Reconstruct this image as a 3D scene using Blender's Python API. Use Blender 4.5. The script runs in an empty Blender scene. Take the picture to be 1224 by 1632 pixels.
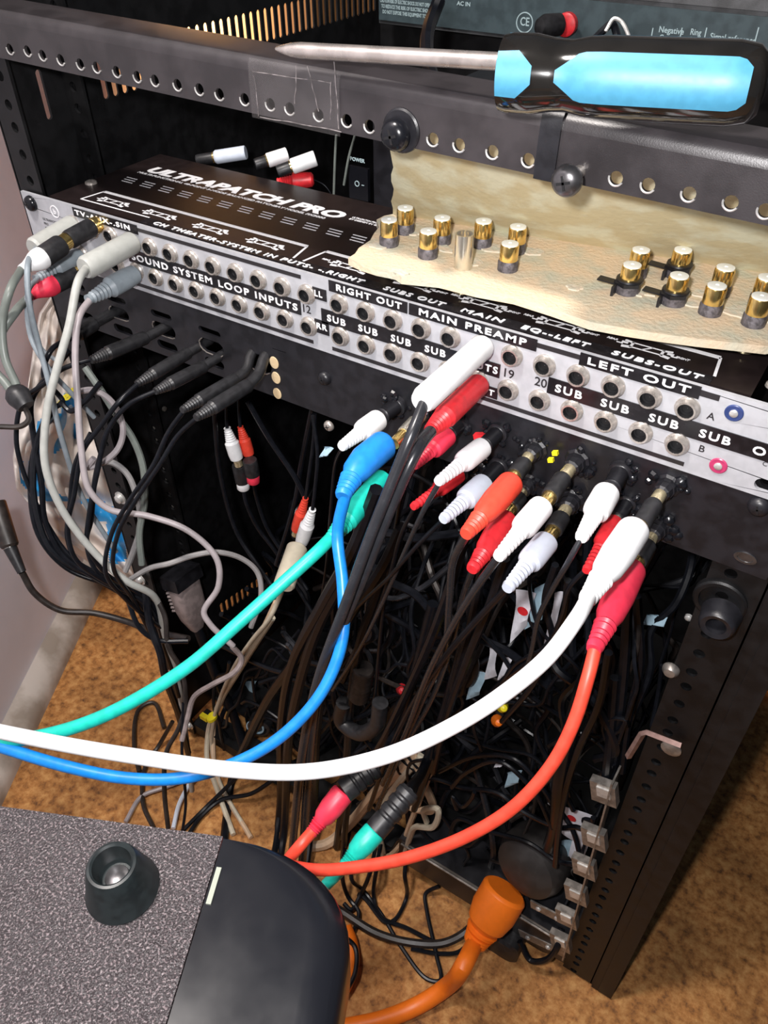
import bpy, math, random
from mathutils import Vector, Matrix
random.seed(7)
C = bpy.context.scene.collection
# ---------------------------------------------------------------- camera, light, exposure
# All coordinates below are millimetres: x along the rack front, y into the rack, z up, origin at the
# lower left front corner of the patchbay panel. FL is the floor.
FL = -565.0
CAM = Vector((482.73, -315.64, 225.56)); FPX = 1275.77
RT = Vector((0.84014, 0.54234, -0.00544)); DN = Vector((0.35268, -0.55391, -0.75419)); FW = Vector((-0.41204, 0.63170, -0.65664))
def W(p): return Vector((p[0]*.001, p[1]*.001, (p[2]-FL)*.001))
cam = bpy.data.cameras.new('camera'); co = bpy.data.objects.new('camera', cam); C.objects.link(co)
m = Matrix((( RT.x, -DN.x, -FW.x), (RT.y, -DN.y, -FW.y), (RT.z, -DN.z, -FW.z))).to_4x4(); m.translation = W(CAM); co.matrix_world = m
cam.sensor_fit = 'VERTICAL'; cam.sensor_height = 24; cam.lens = FPX/1632*24; cam.clip_start = .01; cam.clip_end = 50
bpy.context.scene.camera = co
sc = bpy.context.scene
sc.view_settings.view_transform = 'Standard'; sc.view_settings.look = 'None'; sc.view_settings.gamma = 1; sc.view_settings.exposure = 0
w = bpy.data.worlds.new('world'); sc.world = w; w.use_nodes = True
w.node_tree.nodes['Background'].inputs[0].default_value = (.62, .78, 1, 1); w.node_tree.nodes['Background'].inputs[1].default_value = .07
def area(name, loc, target, size, power, col):
    l = bpy.data.lights.new(name, 'AREA'); l.shape = 'DISK'; l.size = size; l.energy = power; l.color = col
    o = bpy.data.objects.new(name, l); C.objects.link(o); o.location = W(loc)
    o.rotation_euler = (W(target)-W(loc)).to_track_quat('-Z', 'Y').to_euler(); return o
area('phone_flash', (455, -330, 250), (270, 20, -60), .02, 2.8, (1, .97, .97))
area('room_lamp', (140, -340, 900), (140, -100, FL), .12, 10.5, (1, .93, .88))
area('slot_glow_fill', (-400, 1020, 300), (-900, 1300, 0), .2, 36, (1, .50, .17))  # added light, no lamp seen: turns the wall behind the vent slots orange

# ---------------------------------------------------------------- pixel ray helpers (place a thing at its real depth)
def at(u, v, x=None, y=None, z=None, d=None):
    r = RT*((u-612)/FPX) + DN*((v-816)/FPX) + FW
    if d is not None: t = d
    elif x is not None: t = (x-CAM.x)/r.x
    elif y is not None: t = (y-CAM.y)/r.y
    else: t = (z-CAM.z)/r.z
    return CAM + r*t
def dep(p): return (Vector(p)-CAM).dot(FW)
def near(w0, u, v, di=Vector((0, -1, 0))):
    r = (RT*((u-612)/FPX) + DN*((v-816)/FPX) + FW).normalized(); n = di.cross(r)
    t = (w0-CAM).cross(di).dot(r.cross(di)*-1)/n.dot(n) if False else None
    # closest point on the ray to the line w0 + s*di
    a = r.dot(r); b = r.dot(di); c = di.dot(di); w_ = CAM-w0; dd = r.dot(w_); e = di.dot(w_)
    t = (b*e-c*dd)/(a*c-b*b); return CAM + r*t
def pw(px, p): return px*dep(p)/FPX/2      # a radius from an apparent width

# ---------------------------------------------------------------- materials
MATS = {}
def mat(name, col, rough=.5, metal=0, noise=0, nscale=300, bump=0, bscale=800, trans=0, coat=0, spec=.5, col2=None, ramp=(.4, .6), alpha=1, detail=4):
    if name in MATS: return MATS[name]
    mt = bpy.data.materials.new(name); mt.use_nodes = True; nt = mt.node_tree; b = nt.nodes['Principled BSDF']
    b.inputs['Base Color'].default_value = (*col, 1); b.inputs['Roughness'].default_value = rough; b.inputs['Metallic'].default_value = metal
    b.inputs['Transmission Weight'].default_value = trans; b.inputs['Coat Weight'].default_value = coat; b.inputs['Specular IOR Level'].default_value = spec
    b.inputs['Alpha'].default_value = alpha
    tc = nt.nodes.new('ShaderNodeTexCoord')
    n = nt.nodes.new('ShaderNodeTexNoise'); n.inputs['Scale'].default_value = nscale; n.inputs['Detail'].default_value = detail
    nt.links.new(tc.outputs['Object'], n.inputs['Vector'])
    cr = nt.nodes.new('ShaderNodeValToRGB'); cr.color_ramp.elements[0].position = ramp[0]; cr.color_ramp.elements[1].position = ramp[1]
    k = 1-noise; c2 = col2 or tuple(min(1, c*(1+noise*.6)) for c in col)
    cr.color_ramp.elements[0].color = (*(c*k for c in col), 1); cr.color_ramp.elements[1].color = (*c2, 1)
    nt.links.new(n.outputs['Fac'], cr.inputs[0])
    if noise or col2: nt.links.new(cr.outputs[0], b.inputs['Base Color'])
    mr = nt.nodes.new('ShaderNodeMapRange'); mr.inputs['To Min'].default_value = max(0, rough-.06); mr.inputs['To Max'].default_value = min(1, rough+.08)
    nt.links.new(n.outputs['Fac'], mr.inputs['Value']); nt.links.new(mr.outputs[0], b.inputs['Roughness'])
    if bump:
        n2 = nt.nodes.new('ShaderNodeTexNoise'); n2.inputs['Scale'].default_value = bscale; n2.inputs['Detail'].default_value = 3
        nt.links.new(tc.outputs['Object'], n2.inputs['Vector'])
        bp = nt.nodes.new('ShaderNodeBump'); bp.inputs['Strength'].default_value = bump; bp.inputs['Distance'].default_value = .0006
        nt.links.new(n2.outputs['Fac'], bp.inputs['Height']); nt.links.new(bp.outputs[0], b.inputs['Normal'])
    MATS[name] = mt; return mt
M = dict(
 rack=mat('rack_black_steel', (.007, .007, .0078), .45, 0, .35, 90, .12, 1500, spec=.38),
 gun=mat('gunmetal', (.16, .155, .16), .28, .85, .2, 200),
 bar=mat('bar_black_paint', (.030, .026, .028), .36, 0, .25, 60, .1, 1800, spec=.6),
 panel=mat('black_panel_paint', (.012, .012, .015), .36, 0, .3, 120, .08, 1200),
 silver=mat('silver_panel', (.47, .48, .51), .42, .2, .06, 200, .08, 3000),
 plate=mat('black_top_plate', (.014, .009, .009), .35, 0, .2, 150),
 white=mat('white_print', (.80, .80, .82), .5, 0, .05, 900),
 dymo=mat('black_label_tape', (.012, .011, .013), .25, 0, .3, 200),
 emb=mat('embossed_letters', (.85, .85, .87), .4),
 printb=mat('black_print', (.02, .018, .02), .4),
 nut=mat('nickel_nut', (.50, .46, .42), .28, .65, .15, 400),
 dark=mat('dark_socket', (.008, .008, .009), .5),
 gold=mat('gold_plate', (.92, .66, .24), .15, .95, .12, 300),
 palegold=mat('pale_gold_plate', (.76, .66, .42), .26, .75, .15, 300),
 ins=mat('white_insulator', (.86, .88, .84), .3),
 brass=mat('silvered_brass', (.70, .66, .56), .2, .85, .03, 400),
 card=mat('cardboard', (.60, .45, .25), .85, 0, .0, 70, .7, 260, col2=(.66, .52, .33), ramp=(.35, .65)),
 cardtorn=mat('torn_cardboard', (.66, .52, .36), .95, 0, 0, 60, 1.0, 420, col2=(.50, .49, .38), ramp=(.42, .66)),
 glue=mat('dried_glue', (.62, .64, .55), .5, 0, .2, 200, .8, 400),
 whitep=mat('white_plastic', (.80, .81, .82), .4, 0, .04, 200),
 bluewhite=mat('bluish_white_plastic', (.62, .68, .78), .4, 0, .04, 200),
 red=mat('red_plastic', (.62, .022, .03), .42, 0, .15, 200),
 pinkred=mat('crimson_plastic', (.74, .035, .075), .42, 0, .1, 200),
 orangered=mat('orange_red_plastic', (.80, .065, .035), .42, 0, .1, 200),
 blue=mat('blue_plastic', (.012, .23, .72), .4, 0, .1, 200),
 lblue=mat('blue_cable_jacket', (.008, .21, .66), .35, 0, .1, 200),
 teal=mat('teal_plastic', (.01, .50, .40), .4, 0, .1, 200),
 greyp=mat('light_grey_plastic', (.40, .41, .385), .45, 0, .06, 200),
 bluegrey=mat('blue_grey_plastic', (.24, .28, .31), .45, 0, .1, 200),
 greycable=mat('grey_cable_jacket', (.26, .25, .25), .45, 0, .1, 100),
 pinkgrey=mat('pinkish_grey_jacket', (.33, .295, .305), .4, 0, .1, 100),
 greengrey=mat('greenish_grey_jacket', (.15, .17, .155), .4, 0, .1, 100),
 blackp=mat('black_rubber', (.018, .018, .020), .42, 0, .3, 300),
 blackd=mat('charcoal_cable_jacket', (.020, .021, .025), .25, 0, .1, 200),
 blackc=mat('black_cable_jacket', (.006, .0068, .0095), .30, 0, .2, 200, spec=.26),
 brownc=mat('brown_black_jacket', (.022, .017, .015), .4, 0, .3, 200),
 beige=mat('beige_plastic', (.58, .52, .40), .45, 0, .06, 200),
 tan=mat('tan_jacket', (.62, .44, .29), .45, 0, .1, 100),
 orange=mat('orange_plastic', (.90, .19, .012), .42, 0, .03, 200),
 iec=mat('brown_grey_plastic', (.24, .195, .19), .55, 0, .2, 150),
 yellow=mat('yellow_plastic', (.85, .72, .02), .4),
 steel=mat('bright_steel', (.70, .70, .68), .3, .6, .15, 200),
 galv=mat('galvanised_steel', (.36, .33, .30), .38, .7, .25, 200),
 copper=mat('copper_edge', (.36, .23, .20), .4, .6, .2, 200),
 sblue=mat('sky_blue_grip', (.052, .235, .37), .45, 0, .06, 300),
 gloss=mat('gloss_black', (.007, .0075, .010), .22, 0, 0, 80, spec=.4),
 hblack=mat('clear_black_handle', (.010, .009, .008), .1, 0, .2, 80, coat=.6),
 chrome=mat('screwdriver_steel', (.68, .62, .58), .27, .82, .15, 120),
 devtop=mat('dark_grey_metal', (.055, .058, .062), .45, .2, .35, 60, .2, 1500),
 devpanel=mat('slate_panel', (.05, .075, .085), .45, 0, .2, 100),
 wtext=mat('pale_blue_print', (.42, .55, .58), .5),
 tape=mat('clear_tape', (.3, .28, .28), .12, 0, 0, trans=0, alpha=.05),
 paper=mat('white_paper_tag', (.70, .70, .76), .6, 0, .1, 150),
 bluepaper=mat('pale_blue_paper', (.36, .52, .62), .6, 0, .1, 150),
 bag=mat('bag_white_film', (.86, .79, .74), .45, 0, .05, 25, .3, 60),
 bagblue=mat('bag_blue_print', (.03, .36, .80), .4, 0, .08, 60, .3, 60),
 trim=mat('dirty_white_trim', (.48, .40, .33), .6, 0, .35, 22, .5, 120, col2=(.55, .49, .44)),
 rubber=mat('foot_rubber', (.010, .014, .015), .38, 0, .3, 200),
)
def wallmat():
    return mat('lilac_white_wall', (.86, .84, .92), .6, 0, .08, 6, .1, 60)
def floormat():
    mt = bpy.data.materials.new('mottled_orange_floor'); mt.use_nodes = True; nt = mt.node_tree; b = nt.nodes['Principled BSDF']; b.inputs['Roughness'].default_value = .75
    tc = nt.nodes.new('ShaderNodeTexCoord')
    def nz(s, d, r): 
        n = nt.nodes.new('ShaderNodeTexNoise'); n.inputs['Scale'].default_value = s; n.inputs['Detail'].default_value = d; n.inputs['Roughness'].default_value = r
        nt.links.new(tc.outputs['Object'], n.inputs['Vector']); return n
    a = nz(110, 5, .65); c = nz(14, 4, .6)
    r1 = nt.nodes.new('ShaderNodeValToRGB'); e = r1.color_ramp.elements
    e[0].position = .30; e[0].color = (.13, .05, .014, 1); e[1].position = .68; e[1].color = (.66, .35, .12, 1)
    k = e.new(.48); k.color = (.45, .19, .05, 1)
    r2 = nt.nodes.new('ShaderNodeValToRGB'); e = r2.color_ramp.elements
    e[0].position = .35; e[0].color = (.62, .60, .55, 1); e[1].position = .6; e[1].color = (1, 1, 1, 1)
    nt.links.new(a.outputs['Fac'], r1.inputs[0]); nt.links.new(c.outputs['Fac'], r2.inputs[0])
    mx = nt.nodes.new('ShaderNodeMix'); mx.data_type = 'RGBA'; mx.blend_type = 'MULTIPLY'; mx.inputs[0].default_value = 1
    nt.links.new(r1.outputs[0], mx.inputs[6]); nt.links.new(r2.outputs[0], mx.inputs[7]); nt.links.new(mx.outputs[2], b.inputs['Base Color'])
    bp = nt.nodes.new('ShaderNodeBump'); bp.inputs['Strength'].default_value = .5; bp.inputs['Distance'].default_value = .002
    nt.links.new(a.outputs['Fac'], bp.inputs['Height']); nt.links.new(bp.outputs[0], b.inputs['Normal'])
    return mt
M['wall'] = wallmat(); M['floor'] = floormat()
def speckmat():
    mt = bpy.data.materials.new('glint_speckled_paint'); mt.use_nodes = True; nt = mt.node_tree; b = nt.nodes['Principled BSDF']
    tc = nt.nodes.new('ShaderNodeTexCoord'); v = nt.nodes.new('ShaderNodeTexNoise'); v.inputs['Scale'].default_value = 1500; v.inputs['Detail'].default_value = 2
    nt.links.new(tc.outputs['Object'], v.inputs['Vector'])
    v3 = nt.nodes.new('ShaderNodeTexNoise'); v3.inputs['Scale'].default_value = 1100; v3.inputs['Detail'].default_value = 1; nt.links.new(tc.outputs['Object'], v3.inputs['Vector'])
    cr = nt.nodes.new('ShaderNodeValToRGB'); cr.color_ramp.elements[0].position = .54; cr.color_ramp.elements[0].color = (.026, .020, .022, 1); cr.color_ramp.elements[1].position = .68; cr.color_ramp.elements[1].color = (.17, .135, .14, 1)  # pale specks of hammered paint, with its glints painted into the colour
    nt.links.new(v3.outputs['Fac'], cr.inputs[0]); nt.links.new(cr.outputs[0], b.inputs['Base Color']); b.inputs['Roughness'].default_value = .27; b.inputs['Specular IOR Level'].default_value = .7
    bp = nt.nodes.new('ShaderNodeBump'); bp.inputs['Strength'].default_value = 1; bp.inputs['Distance'].default_value = .0009
    nt.links.new(v.outputs['Fac'], bp.inputs['Height']); nt.links.new(bp.outputs[0], b.inputs['Normal']); return mt
M['speck'] = speckmat()

# ---------------------------------------------------------------- mesh builder (mm)
def frame(ax):
    ax = Vector(ax).normalized(); up = Vector((0, 0, 1)) if abs(ax.z) < .9 else Vector((1, 0, 0))
    a = up.cross(ax).normalized(); return a, ax.cross(a).normalized(), ax
def smooth(pts, n=8):
    pts = [Vector(p) for p in pts]
    if len(pts) < 3: return pts
    P = [pts[0]*2-pts[1]] + pts + [pts[-1]*2-pts[-2]]; out = []
    for i in range(1, len(P)-2):
        p0, p1, p2, p3 = P[i-1:i+3]
        t1 = max(1e-3, (p1-p0).length**.5); t2 = max(1e-3, (p2-p1).length**.5); t3 = max(1e-3, (p3-p2).length**.5)
        m1 = ((p1-p0)/t1-(p2-p0)/(t1+t2)+(p2-p1)/t2)*t2; m2 = ((p2-p1)/t2-(p3-p1)/(t2+t3)+(p3-p2)/t3)*t2
        for k in range(n):
            s = k/n; out.append(p1*(2*s**3-3*s*s+1)+m1*(s**3-2*s*s+s)+p2*(-2*s**3+3*s*s)+m2*(s**3-s*s))
    out.append(pts[-1]); return out
class MB:
    def __init__(s): s.v = []; s.f = []
    def add(s, vs, fs):
        o = len(s.v); s.v += [Vector(p) for p in vs]; s.f += [[i+o for i in f] for f in fs]; return s
    def rings(s, rs, cap=True):
        n = len(rs[0]); vs = [p for r in rs for p in r]; fs = []
        for i in range(len(rs)-1):
            for j in range(n): k = (j+1) % n; fs.append([i*n+j, i*n+k, (i+1)*n+k, (i+1)*n+j])
        if cap: fs.append(list(range(n))[::-1]); fs.append([(len(rs)-1)*n+j for j in range(n)])
        return s.add(vs, fs)
    def lathe(s, o, ax, prof, n=24, cap=True, flat=1):
        a, b, ax = frame(ax); o = Vector(o); rs = []
        for t, r in prof: rs.append([o+ax*t+a*(r*math.cos(2*math.pi*j/n))+b*(r*flat*math.sin(2*math.pi*j/n)) for j in range(n)])
        return s.rings(rs, cap)
    def bend(s, pts, radii, n=16):   # swept with its own radius at each point
        pts = [Vector(p) for p in pts]; rs = []; a = None
        for i, p in enumerate(pts):
            t = (pts[min(i+1, len(pts)-1)]-pts[max(i-1, 0)])
            if t.length < 1e-6: t = Vector((0, 0, 1))
            t.normalize()
            if a is None: a = frame(t)[0]
            a = (a-t*a.dot(t)); a.normalize(); b = t.cross(a); r = radii[i]
            rs.append([p+a*(r*math.cos(2*math.pi*j/n))+b*(r*math.sin(2*math.pi*j/n)) for j in range(n)])
        return s.rings(rs)
    def tube(s, pts, r, n=10, k=8): p = smooth(pts, k); return s.bend(p, [r]*len(p), n)
    def box(s, c, sz, ax=None, ay=None):
        X = Vector(ax).normalized() if ax is not None else Vector((1, 0, 0)); Y = Vector(ay).normalized() if ay is not None else Vector((0, 1, 0)); Z = X.cross(Y)
        c = Vector(c); hx, hy, hz = sz[0]/2, sz[1]/2, sz[2]/2
        vs = [c+X*(hx*i)+Y*(hy*j)+Z*(hz*k) for i in (-1, 1) for j in (-1, 1) for k in (-1, 1)]
        return s.add(vs, [[0, 1, 3, 2], [4, 6, 7, 5], [0, 4, 5, 1], [2, 3, 7, 6], [0, 2, 6, 4], [1, 5, 7, 3]])
    def prism(s, poly, vec):         # polygon of points thrust along vec
        n = len(poly); vec = Vector(vec); vs = [Vector(p) for p in poly]+[Vector(p)+vec for p in poly]
        return s.add(vs, [list(range(n))[::-1], list(range(n, 2*n))]+[[i, (i+1) % n, n+(i+1) % n, n+i] for i in range(n)])
    def strip(s, O, X, Z, x0, x1, z0, z1, holes, th):
        # flat strip with real holes; holes = (xc, zc, half length, half width) stadiums; X, Z unit axes; thickness along X x Z
        O, X, Z = Vector(O), Vector(X).normalized(), Vector(Z).normalized(); N = X.cross(Z).normalized()*th
        hs = sorted(holes); xs = [x0]+[(hs[i][0]+hs[i+1][0])/2 for i in range(len(hs)-1)]+[x1]
        if not hs: 
            return s.prism([O+X*x0+Z*z0, O+X*x1+Z*z0, O+X*x1+Z*z1, O+X*x0+Z*z1], N)
        for i, (xc, zc, rx, rz) in enumerate(hs):
            a, b = xs[i], xs[i+1]; n = 16; inn = []; out = []
            for j in range(n):
                th_ = 2*math.pi*(j+.5)/n; c_, s_ = math.cos(th_), math.sin(th_); r = min(rx, rz)
                inn.append((xc+r*c_+(rx-r)*(1 if c_ > 0 else -1), zc+r*s_+(rz-r)*(1 if s_ > 0 else -1)))
                k = j % n
                q = [(b, None), (None, z1), (a, None), (None, z0)]
                tt = math.tan(th_) if abs(c_) > 1e-6 else 1e9
                # rectangle points: n/4 per side corner to corner
                sd = (j*4//n); f = ((j*4/n) % 1)
                corners = [(b, z0), (b, z1), (a, z1), (a, z0), (b, z0)]
                jj = (j+.5+n/8)*4/n; sd = int(jj) % 4; f = jj % 1
                f = 0 if f < .26 and False else f
                p, q = corners[sd], corners[sd+1]; out.append((p[0]+(q[0]-p[0])*f, p[1]+(q[1]-p[1])*f))
            # insert exact corners
            ring_o = []; ring_i = []
            for j in range(n):
                ring_o.append(out[j]); ring_i.append(inn[j])
                if j in (1, 5, 9, 13):
                    cc = [(b, z1), (a, z1), (a, z0), (b, z0)][(j-1)//4]; ring_o.append(cc); k = (j+1) % n; ring_i.append(((inn[j][0]+inn[k][0])/2, (inn[j][1]+inn[k][1])/2))
            m_ = len(ring_o); vs = []
            for off in (Vector((0, 0, 0)), N):
                vs += [O+X*p[0]+Z*p[1]+off for p in ring_o]+[O+X*p[0]+Z*p[1]+off for p in ring_i]
            fs = []
            for j in range(m_):
                k = (j+1) % m_
                fs += [[j, k, m_+k, m_+j], [2*m_+j, 3*m_+j, 3*m_+k, 2*m_+k], [m_+j, m_+k, 3*m_+k, 3*m_+j], [j, 2*m_+j, 2*m_+k, k]]
            s.add(vs, fs)
        return s
    def build(s, name, material, parent=None, base=None, ang=35):
        me = bpy.data.meshes.new(name); root = parent
        off = Vector((0, 0, 0))
        q = parent
        while q is not None: off += q.location; q = q.parent
        o = bpy.data.objects.new(name, me)
        if parent is None and base is not None: o.location = W(base); off = W(base)
        me.from_pydata([W(p)-off for p in s.v], [], s.f); me.update()
        mats = material if isinstance(material, (list, tuple)) else [material]
        for k in mats: me.materials.append(k)
        me.polygons.foreach_set('use_smooth', [True]*len(me.polygons)); me.set_sharp_from_angle(angle=math.radians(ang))
        C.objects.link(o); o.parent = parent; return o
def fixn(o):
    import bmesh
    b = bmesh.new(); b.from_mesh(o.data); bmesh.ops.recalc_face_normals(b, faces=b.faces); b.to_mesh(o.data); b.free(); return o
def tag(o, label=None, cat=None, group=None, kind=None):
    if label: o['label'] = label
    if cat: o['category'] = cat
    if group: o['group'] = group
    if kind: o['kind'] = kind
    return o
def thing(name, base, label, cat, group=None):
    o = bpy.data.objects.new(name, None); o.empty_display_size = .01; C.objects.link(o); o.location = W(base); return tag(o, label, cat, group)
TXT = {}
def text_mesh(s, bold=0, sp=False):
    key = (s, bold, sp)
    if key in TXT: return TXT[key]
    cu = bpy.data.curves.new('lettering', 'FONT'); cu.body = s; cu.size = 1; cu.extrude = .02; cu.offset = bold; cu.resolution_u = 3; cu.space_character = 1.25 if sp else 1
    o = bpy.data.objects.new('lettering', cu); C.objects.link(o); bpy.context.view_layer.update()
    dg = bpy.context.evaluated_depsgraph_get(); me = bpy.data.meshes.new_from_object(o.evaluated_get(dg))
    vs = [v.co.copy() for v in me.vertices]; fs = [list(p.vertices) for p in me.polygons]
    bpy.data.objects.remove(o); bpy.data.meshes.remove(me)
    TXT[key] = (vs, fs); return TXT[key]
def letters(mb, s, O, X, Y, h, width=None, bold=0, shear=0, depth=.25, sp=False):
    # text with its baseline start at O, reading along X, up along Y; h = capital height in mm
    vs, fs = text_mesh(s, bold, sp); X = Vector(X).normalized(); Y = Vector(Y).normalized(); N = X.cross(Y); O = Vector(O)
    x0 = min(v.x for v in vs); x1 = max(v.x for v in vs); k = h/.70; kx = k if width is None else width/(x1-x0)
    return mb.add([O+X*((v.x-x0)*kx+v.y*k*shear)+Y*(v.y*k)+N*((v.z+.02)/.04*depth) for v in vs], fs)
XA, YA, ZA = Vector((1, 0, 0)), Vector((0, 1, 0)), Vector((0, 0, 1))

# ================================================================ the setting
MB().box((400, 700, FL-10), (4200, 4200, 20)).build('floor', M['floor'])['kind'] = 'structure'
A0 = at(0, 1290, z=FL); A1 = at(180, 900, z=FL); wd = (A1-A0).normalized(); wd.z = 0; wd.normalize(); wn = Vector((wd.y, -wd.x, 0))   # wn points to the room
back = A0-wn*27
MB().prism([back-wd*1600+ZA*0, back+wd*3400, back+wd*3400+ZA*2300, back-wd*1600+ZA*2300], -wn*40).build('wall_left', M['wall'])['kind'] = 'structure'
prof = [(0, 0), (27, 0), (26.5, 8), (24, 15), (19, 21), (12, 25), (6, 27), (0, 28)]
b = MB(); b.prism([back-wd*1500+wn*p[0]+ZA*p[1] for p in prof], wd*3600); fixn(b.build('baseboard_left', M['trim'], ang=30))['kind'] = 'structure'
MB().box((600, 2300, FL+1150), (4200, 40, 2300)).build('wall_back', mat('dark_back_wall', (.05, .045, .045), .7, 0, .2, 10))['kind'] = 'structure'

# ================================================================ the rack
rk = thing('equipment_rack', (240, 200, FL), 'open black steel equipment rack with punched rails standing on the orange floor', 'rack')
EIA = [6.35, 22.23, 38.1]
def rail_holes(z0, z1): return [44.45*k+e for k in range(-14, 12) for e in EIA if z0 < 44.45*k+e < z1]
def post(name, x0, x1, xc, y, z0, z1, side):
    b = MB(); hs = [(z, xc, 3.1, 3.1) for z in rail_holes(z0+4, z1-4)]
    b.strip((0, y, 0), ZA, XA, z0, z1, x0, x1, hs, 2.0)
    xe = x0 if side < 0 else x1
    b.box((xe, y+13, (z0+z1)/2), (2, 26, z1-z0))
    return fixn(b.build(name, M['rack'], rk))
post('front_rail', -6, 17, 8, -0.2+2, FL+5, 430, -1)
post('front_rail', 465, 492, 474.7, 1.8, FL+5, 430, 1)
post('inner_rail', -2, 17, 8, 51, FL+5, 430, -1)
b = MB(); b.box((499, 12, -66), (12, 22, 2*499-4)); b.box((505, 2, -66), (12, 4, 990)); b.build('side_frame', M['rack'], rk)
b = MB(); b.strip((-2, 0, 0), YA, ZA, 2, 50, FL+5, 74, [], 2); b.strip((-2, 0, 0), YA, ZA, 2, 50, 74, 112, [(34, 93, 2.2, 14.5)], 2); b.strip((-2, 0, 0), YA, ZA, 2, 50, 112, 429, [], 2); fixn(b.build('side_frame', M['rack'], rk))
# left side panel with two long rows of vent slots and a small grille near the floor
b = MB(); yy = [57+8.72*k for k in range(42)]
def side(z0, z1, hs): b.strip((-2, 0, 0), YA, ZA, 50, 425, z0, z1, hs, 1.5)
hs1 = [(y, 95.4 if y < 170 else 98.6, 2.4, 15.0 if y < 170 else 11.8) for y in yy]; hs2 = [(y, 170, 2.3, 31) for y in yy]
side(FL+5, -462, []); side(-462, -424, [(y, -443+(-.22*(y-92)), 2.2, 8.5) for y in [92+8.5*k for k in range(10)]]); side(-424, 80, [])
side(80, 111, hs1); side(111, 138, []); side(138, 202, hs2); side(202, 420, [])
fixn(b.build('side_panel', M['rack'], rk))
b = MB(); b.box((504, 215, -66), (2, 400, 990)); b.build('side_panel', M['rack'], rk)
b = MB(); b.box((252, 236, FL+10), (500, 376, 3)); b.build('shade_tray', M['rack'], rk)  # added black sheet, keeps the rack floor dark in place of shade
b = MB(); b.box((250, 426, -66), (510, 2, 990)); b.build('rear_panel', M['rack'], rk)
for z, nm in ((-420, 0),):
    b = MB(); b.box((250, 16, FL+14), (470, 24, 16)); b.build('bottom_rail', M['rack'], rk)
# steel bolts down the left rail
for u, v in [(190, 795), (222, 925), (240, 975), (256, 1025), (275, 1070), (300, 1157)]:
    p = at(u, v, y=-3); b = MB(); b.lathe(p+YA*2, -YA, [(0, 6), (1.2, 6), (1.2, 4.4), (4, 3.8), (5, 2), (5, .5)], 16); b.build('bolt', M['steel'], rk)
# a few punched dimples on the inner rail
for u, v in [(258, 620), (263, 652), (245, 682), (249, 700), (262, 745), (266, 762), (271, 786), (277, 806)]:
    p = at(u, v, x=3); b = MB(); b.lathe(p-XA*1.5, XA, [(0, 2.4), (1.6, 2.2), (2, 1.2), (2, .2)], 10); b.build('rivet', M['galv'], rk)
# round grommet and bright bolts on the right rail
p = at(1150, 978, y=0); b = MB(); b.lathe(p, (0, -1, 0), [(0, 10), (2, 9.6), (8, 9), (10, 8.4), (11, 7.4), (10.2, 5), (3, 4.6), (1, 4.4), (1, .2)], 28); b.build('round_grommet', M['panel'], rk)
p = at(1146, 960, y=0); b = MB(); b.lathe(p+YA*4, (0, -1, 0), [(0, 13), (3.6, 13), (4.4, 12), (4.4, 10)], 28, cap=False); b.build('washer', M['rack'], rk)
p = at(1070, 1066, y=2); b = MB(); b.lathe(p, (0, -1, 0), [(0, 4.8), (2, 4.6), (4, 3), (4.4, .3)], 18); b.build('bolt', M['galv'], rk)
for u, v in [(1122, 931), (1098, 983)]:
    p = at(u, v, y=12); b = MB(); b.lathe(p, (0, -1, 0), [(0, 2.2), (1.5, 2), (2.4, .8), (2.5, .1)], 12); b.build('bolt', M['steel'], rk)
# punched crossbar: an old rail bolted across the front, slightly tilted
T = math.atan(-.0205); BX = Vector((math.cos(T), 0, math.sin(T))); BZ = Vector((-math.sin(T), 0, math.cos(T))); BO = Vector((0, -9, 126))
px = [(16, 78), (44, 81), (68, 88), (97, 95), (128, 102), (154, 107), (186, 114), (219, 122), (247, 128), (283, 135), (318, 142), (350, 150), (390, 158), (431, 166), (462, 173), (508, 183), (553, 192), (589, 201), (690, 222), (732, 231), (785, 242), (842, 255), (982, 284), (1033, 295), (1098, 309), (1165, 323), (1220, 336)]
hs = []
for u, v in px:
    p = at(u, v, y=-9)-BO; hs.append((p.dot(BX), p.dot(BZ), 2.6, 2.6))
b = MB(); b.strip(BO, BX, BZ, 5, 506, 0, 15.5, hs, 0); b = MB()
b.strip(BO+YA*1.8, BX, BZ, 5, 506, -1.0, 17, hs, 1.8)
prof = [(0, 17), (0.4, 19.5), (1.5, 21.4), (3.2, 22.6), (5.5, 23), (26, 23), (26, 21.2), (6, 21.2), (3.4, 20.2), (2.2, 18.6), (1.8, 17)]
b.prism([BO+BX*5+YA*q[0]+BZ*q[1] for q in prof], BX*501)
bar = fixn(b.build('crossbar', M['bar'], rk, ang=25))
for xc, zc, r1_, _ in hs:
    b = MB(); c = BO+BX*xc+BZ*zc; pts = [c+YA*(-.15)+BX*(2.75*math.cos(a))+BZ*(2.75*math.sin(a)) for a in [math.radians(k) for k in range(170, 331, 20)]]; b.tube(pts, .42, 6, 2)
    b.build('hole_glint', M['steel'], bar)  # bare metal crescent standing in for light on the hole's lower inner wall
def panhead(o, r, parent, m_, name='screw', ax=(0, -1, 0)):
    b = MB(); b.lathe(o, ax, [(0, r), (r*.25, r), (r*.55, r*.86), (r*.75, r*.55), (r*.8, .1)], 24)
    s_ = b.build(name, m_, parent); b = MB(); a, c, x = frame(ax); o2 = Vector(o)+x*(r*.74)
    b.box(o2, (r*.9, r*.16, r*.16), a+c*.3, x); b.box(o2, (r*.16, r*.9, r*.16), a+c*.3, x) if False else b.box(o2, (r*.9, r*.16, r*.16), c-a*.3, x)
    b.build('cross_slot', M['dark'], s_); return s_
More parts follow.
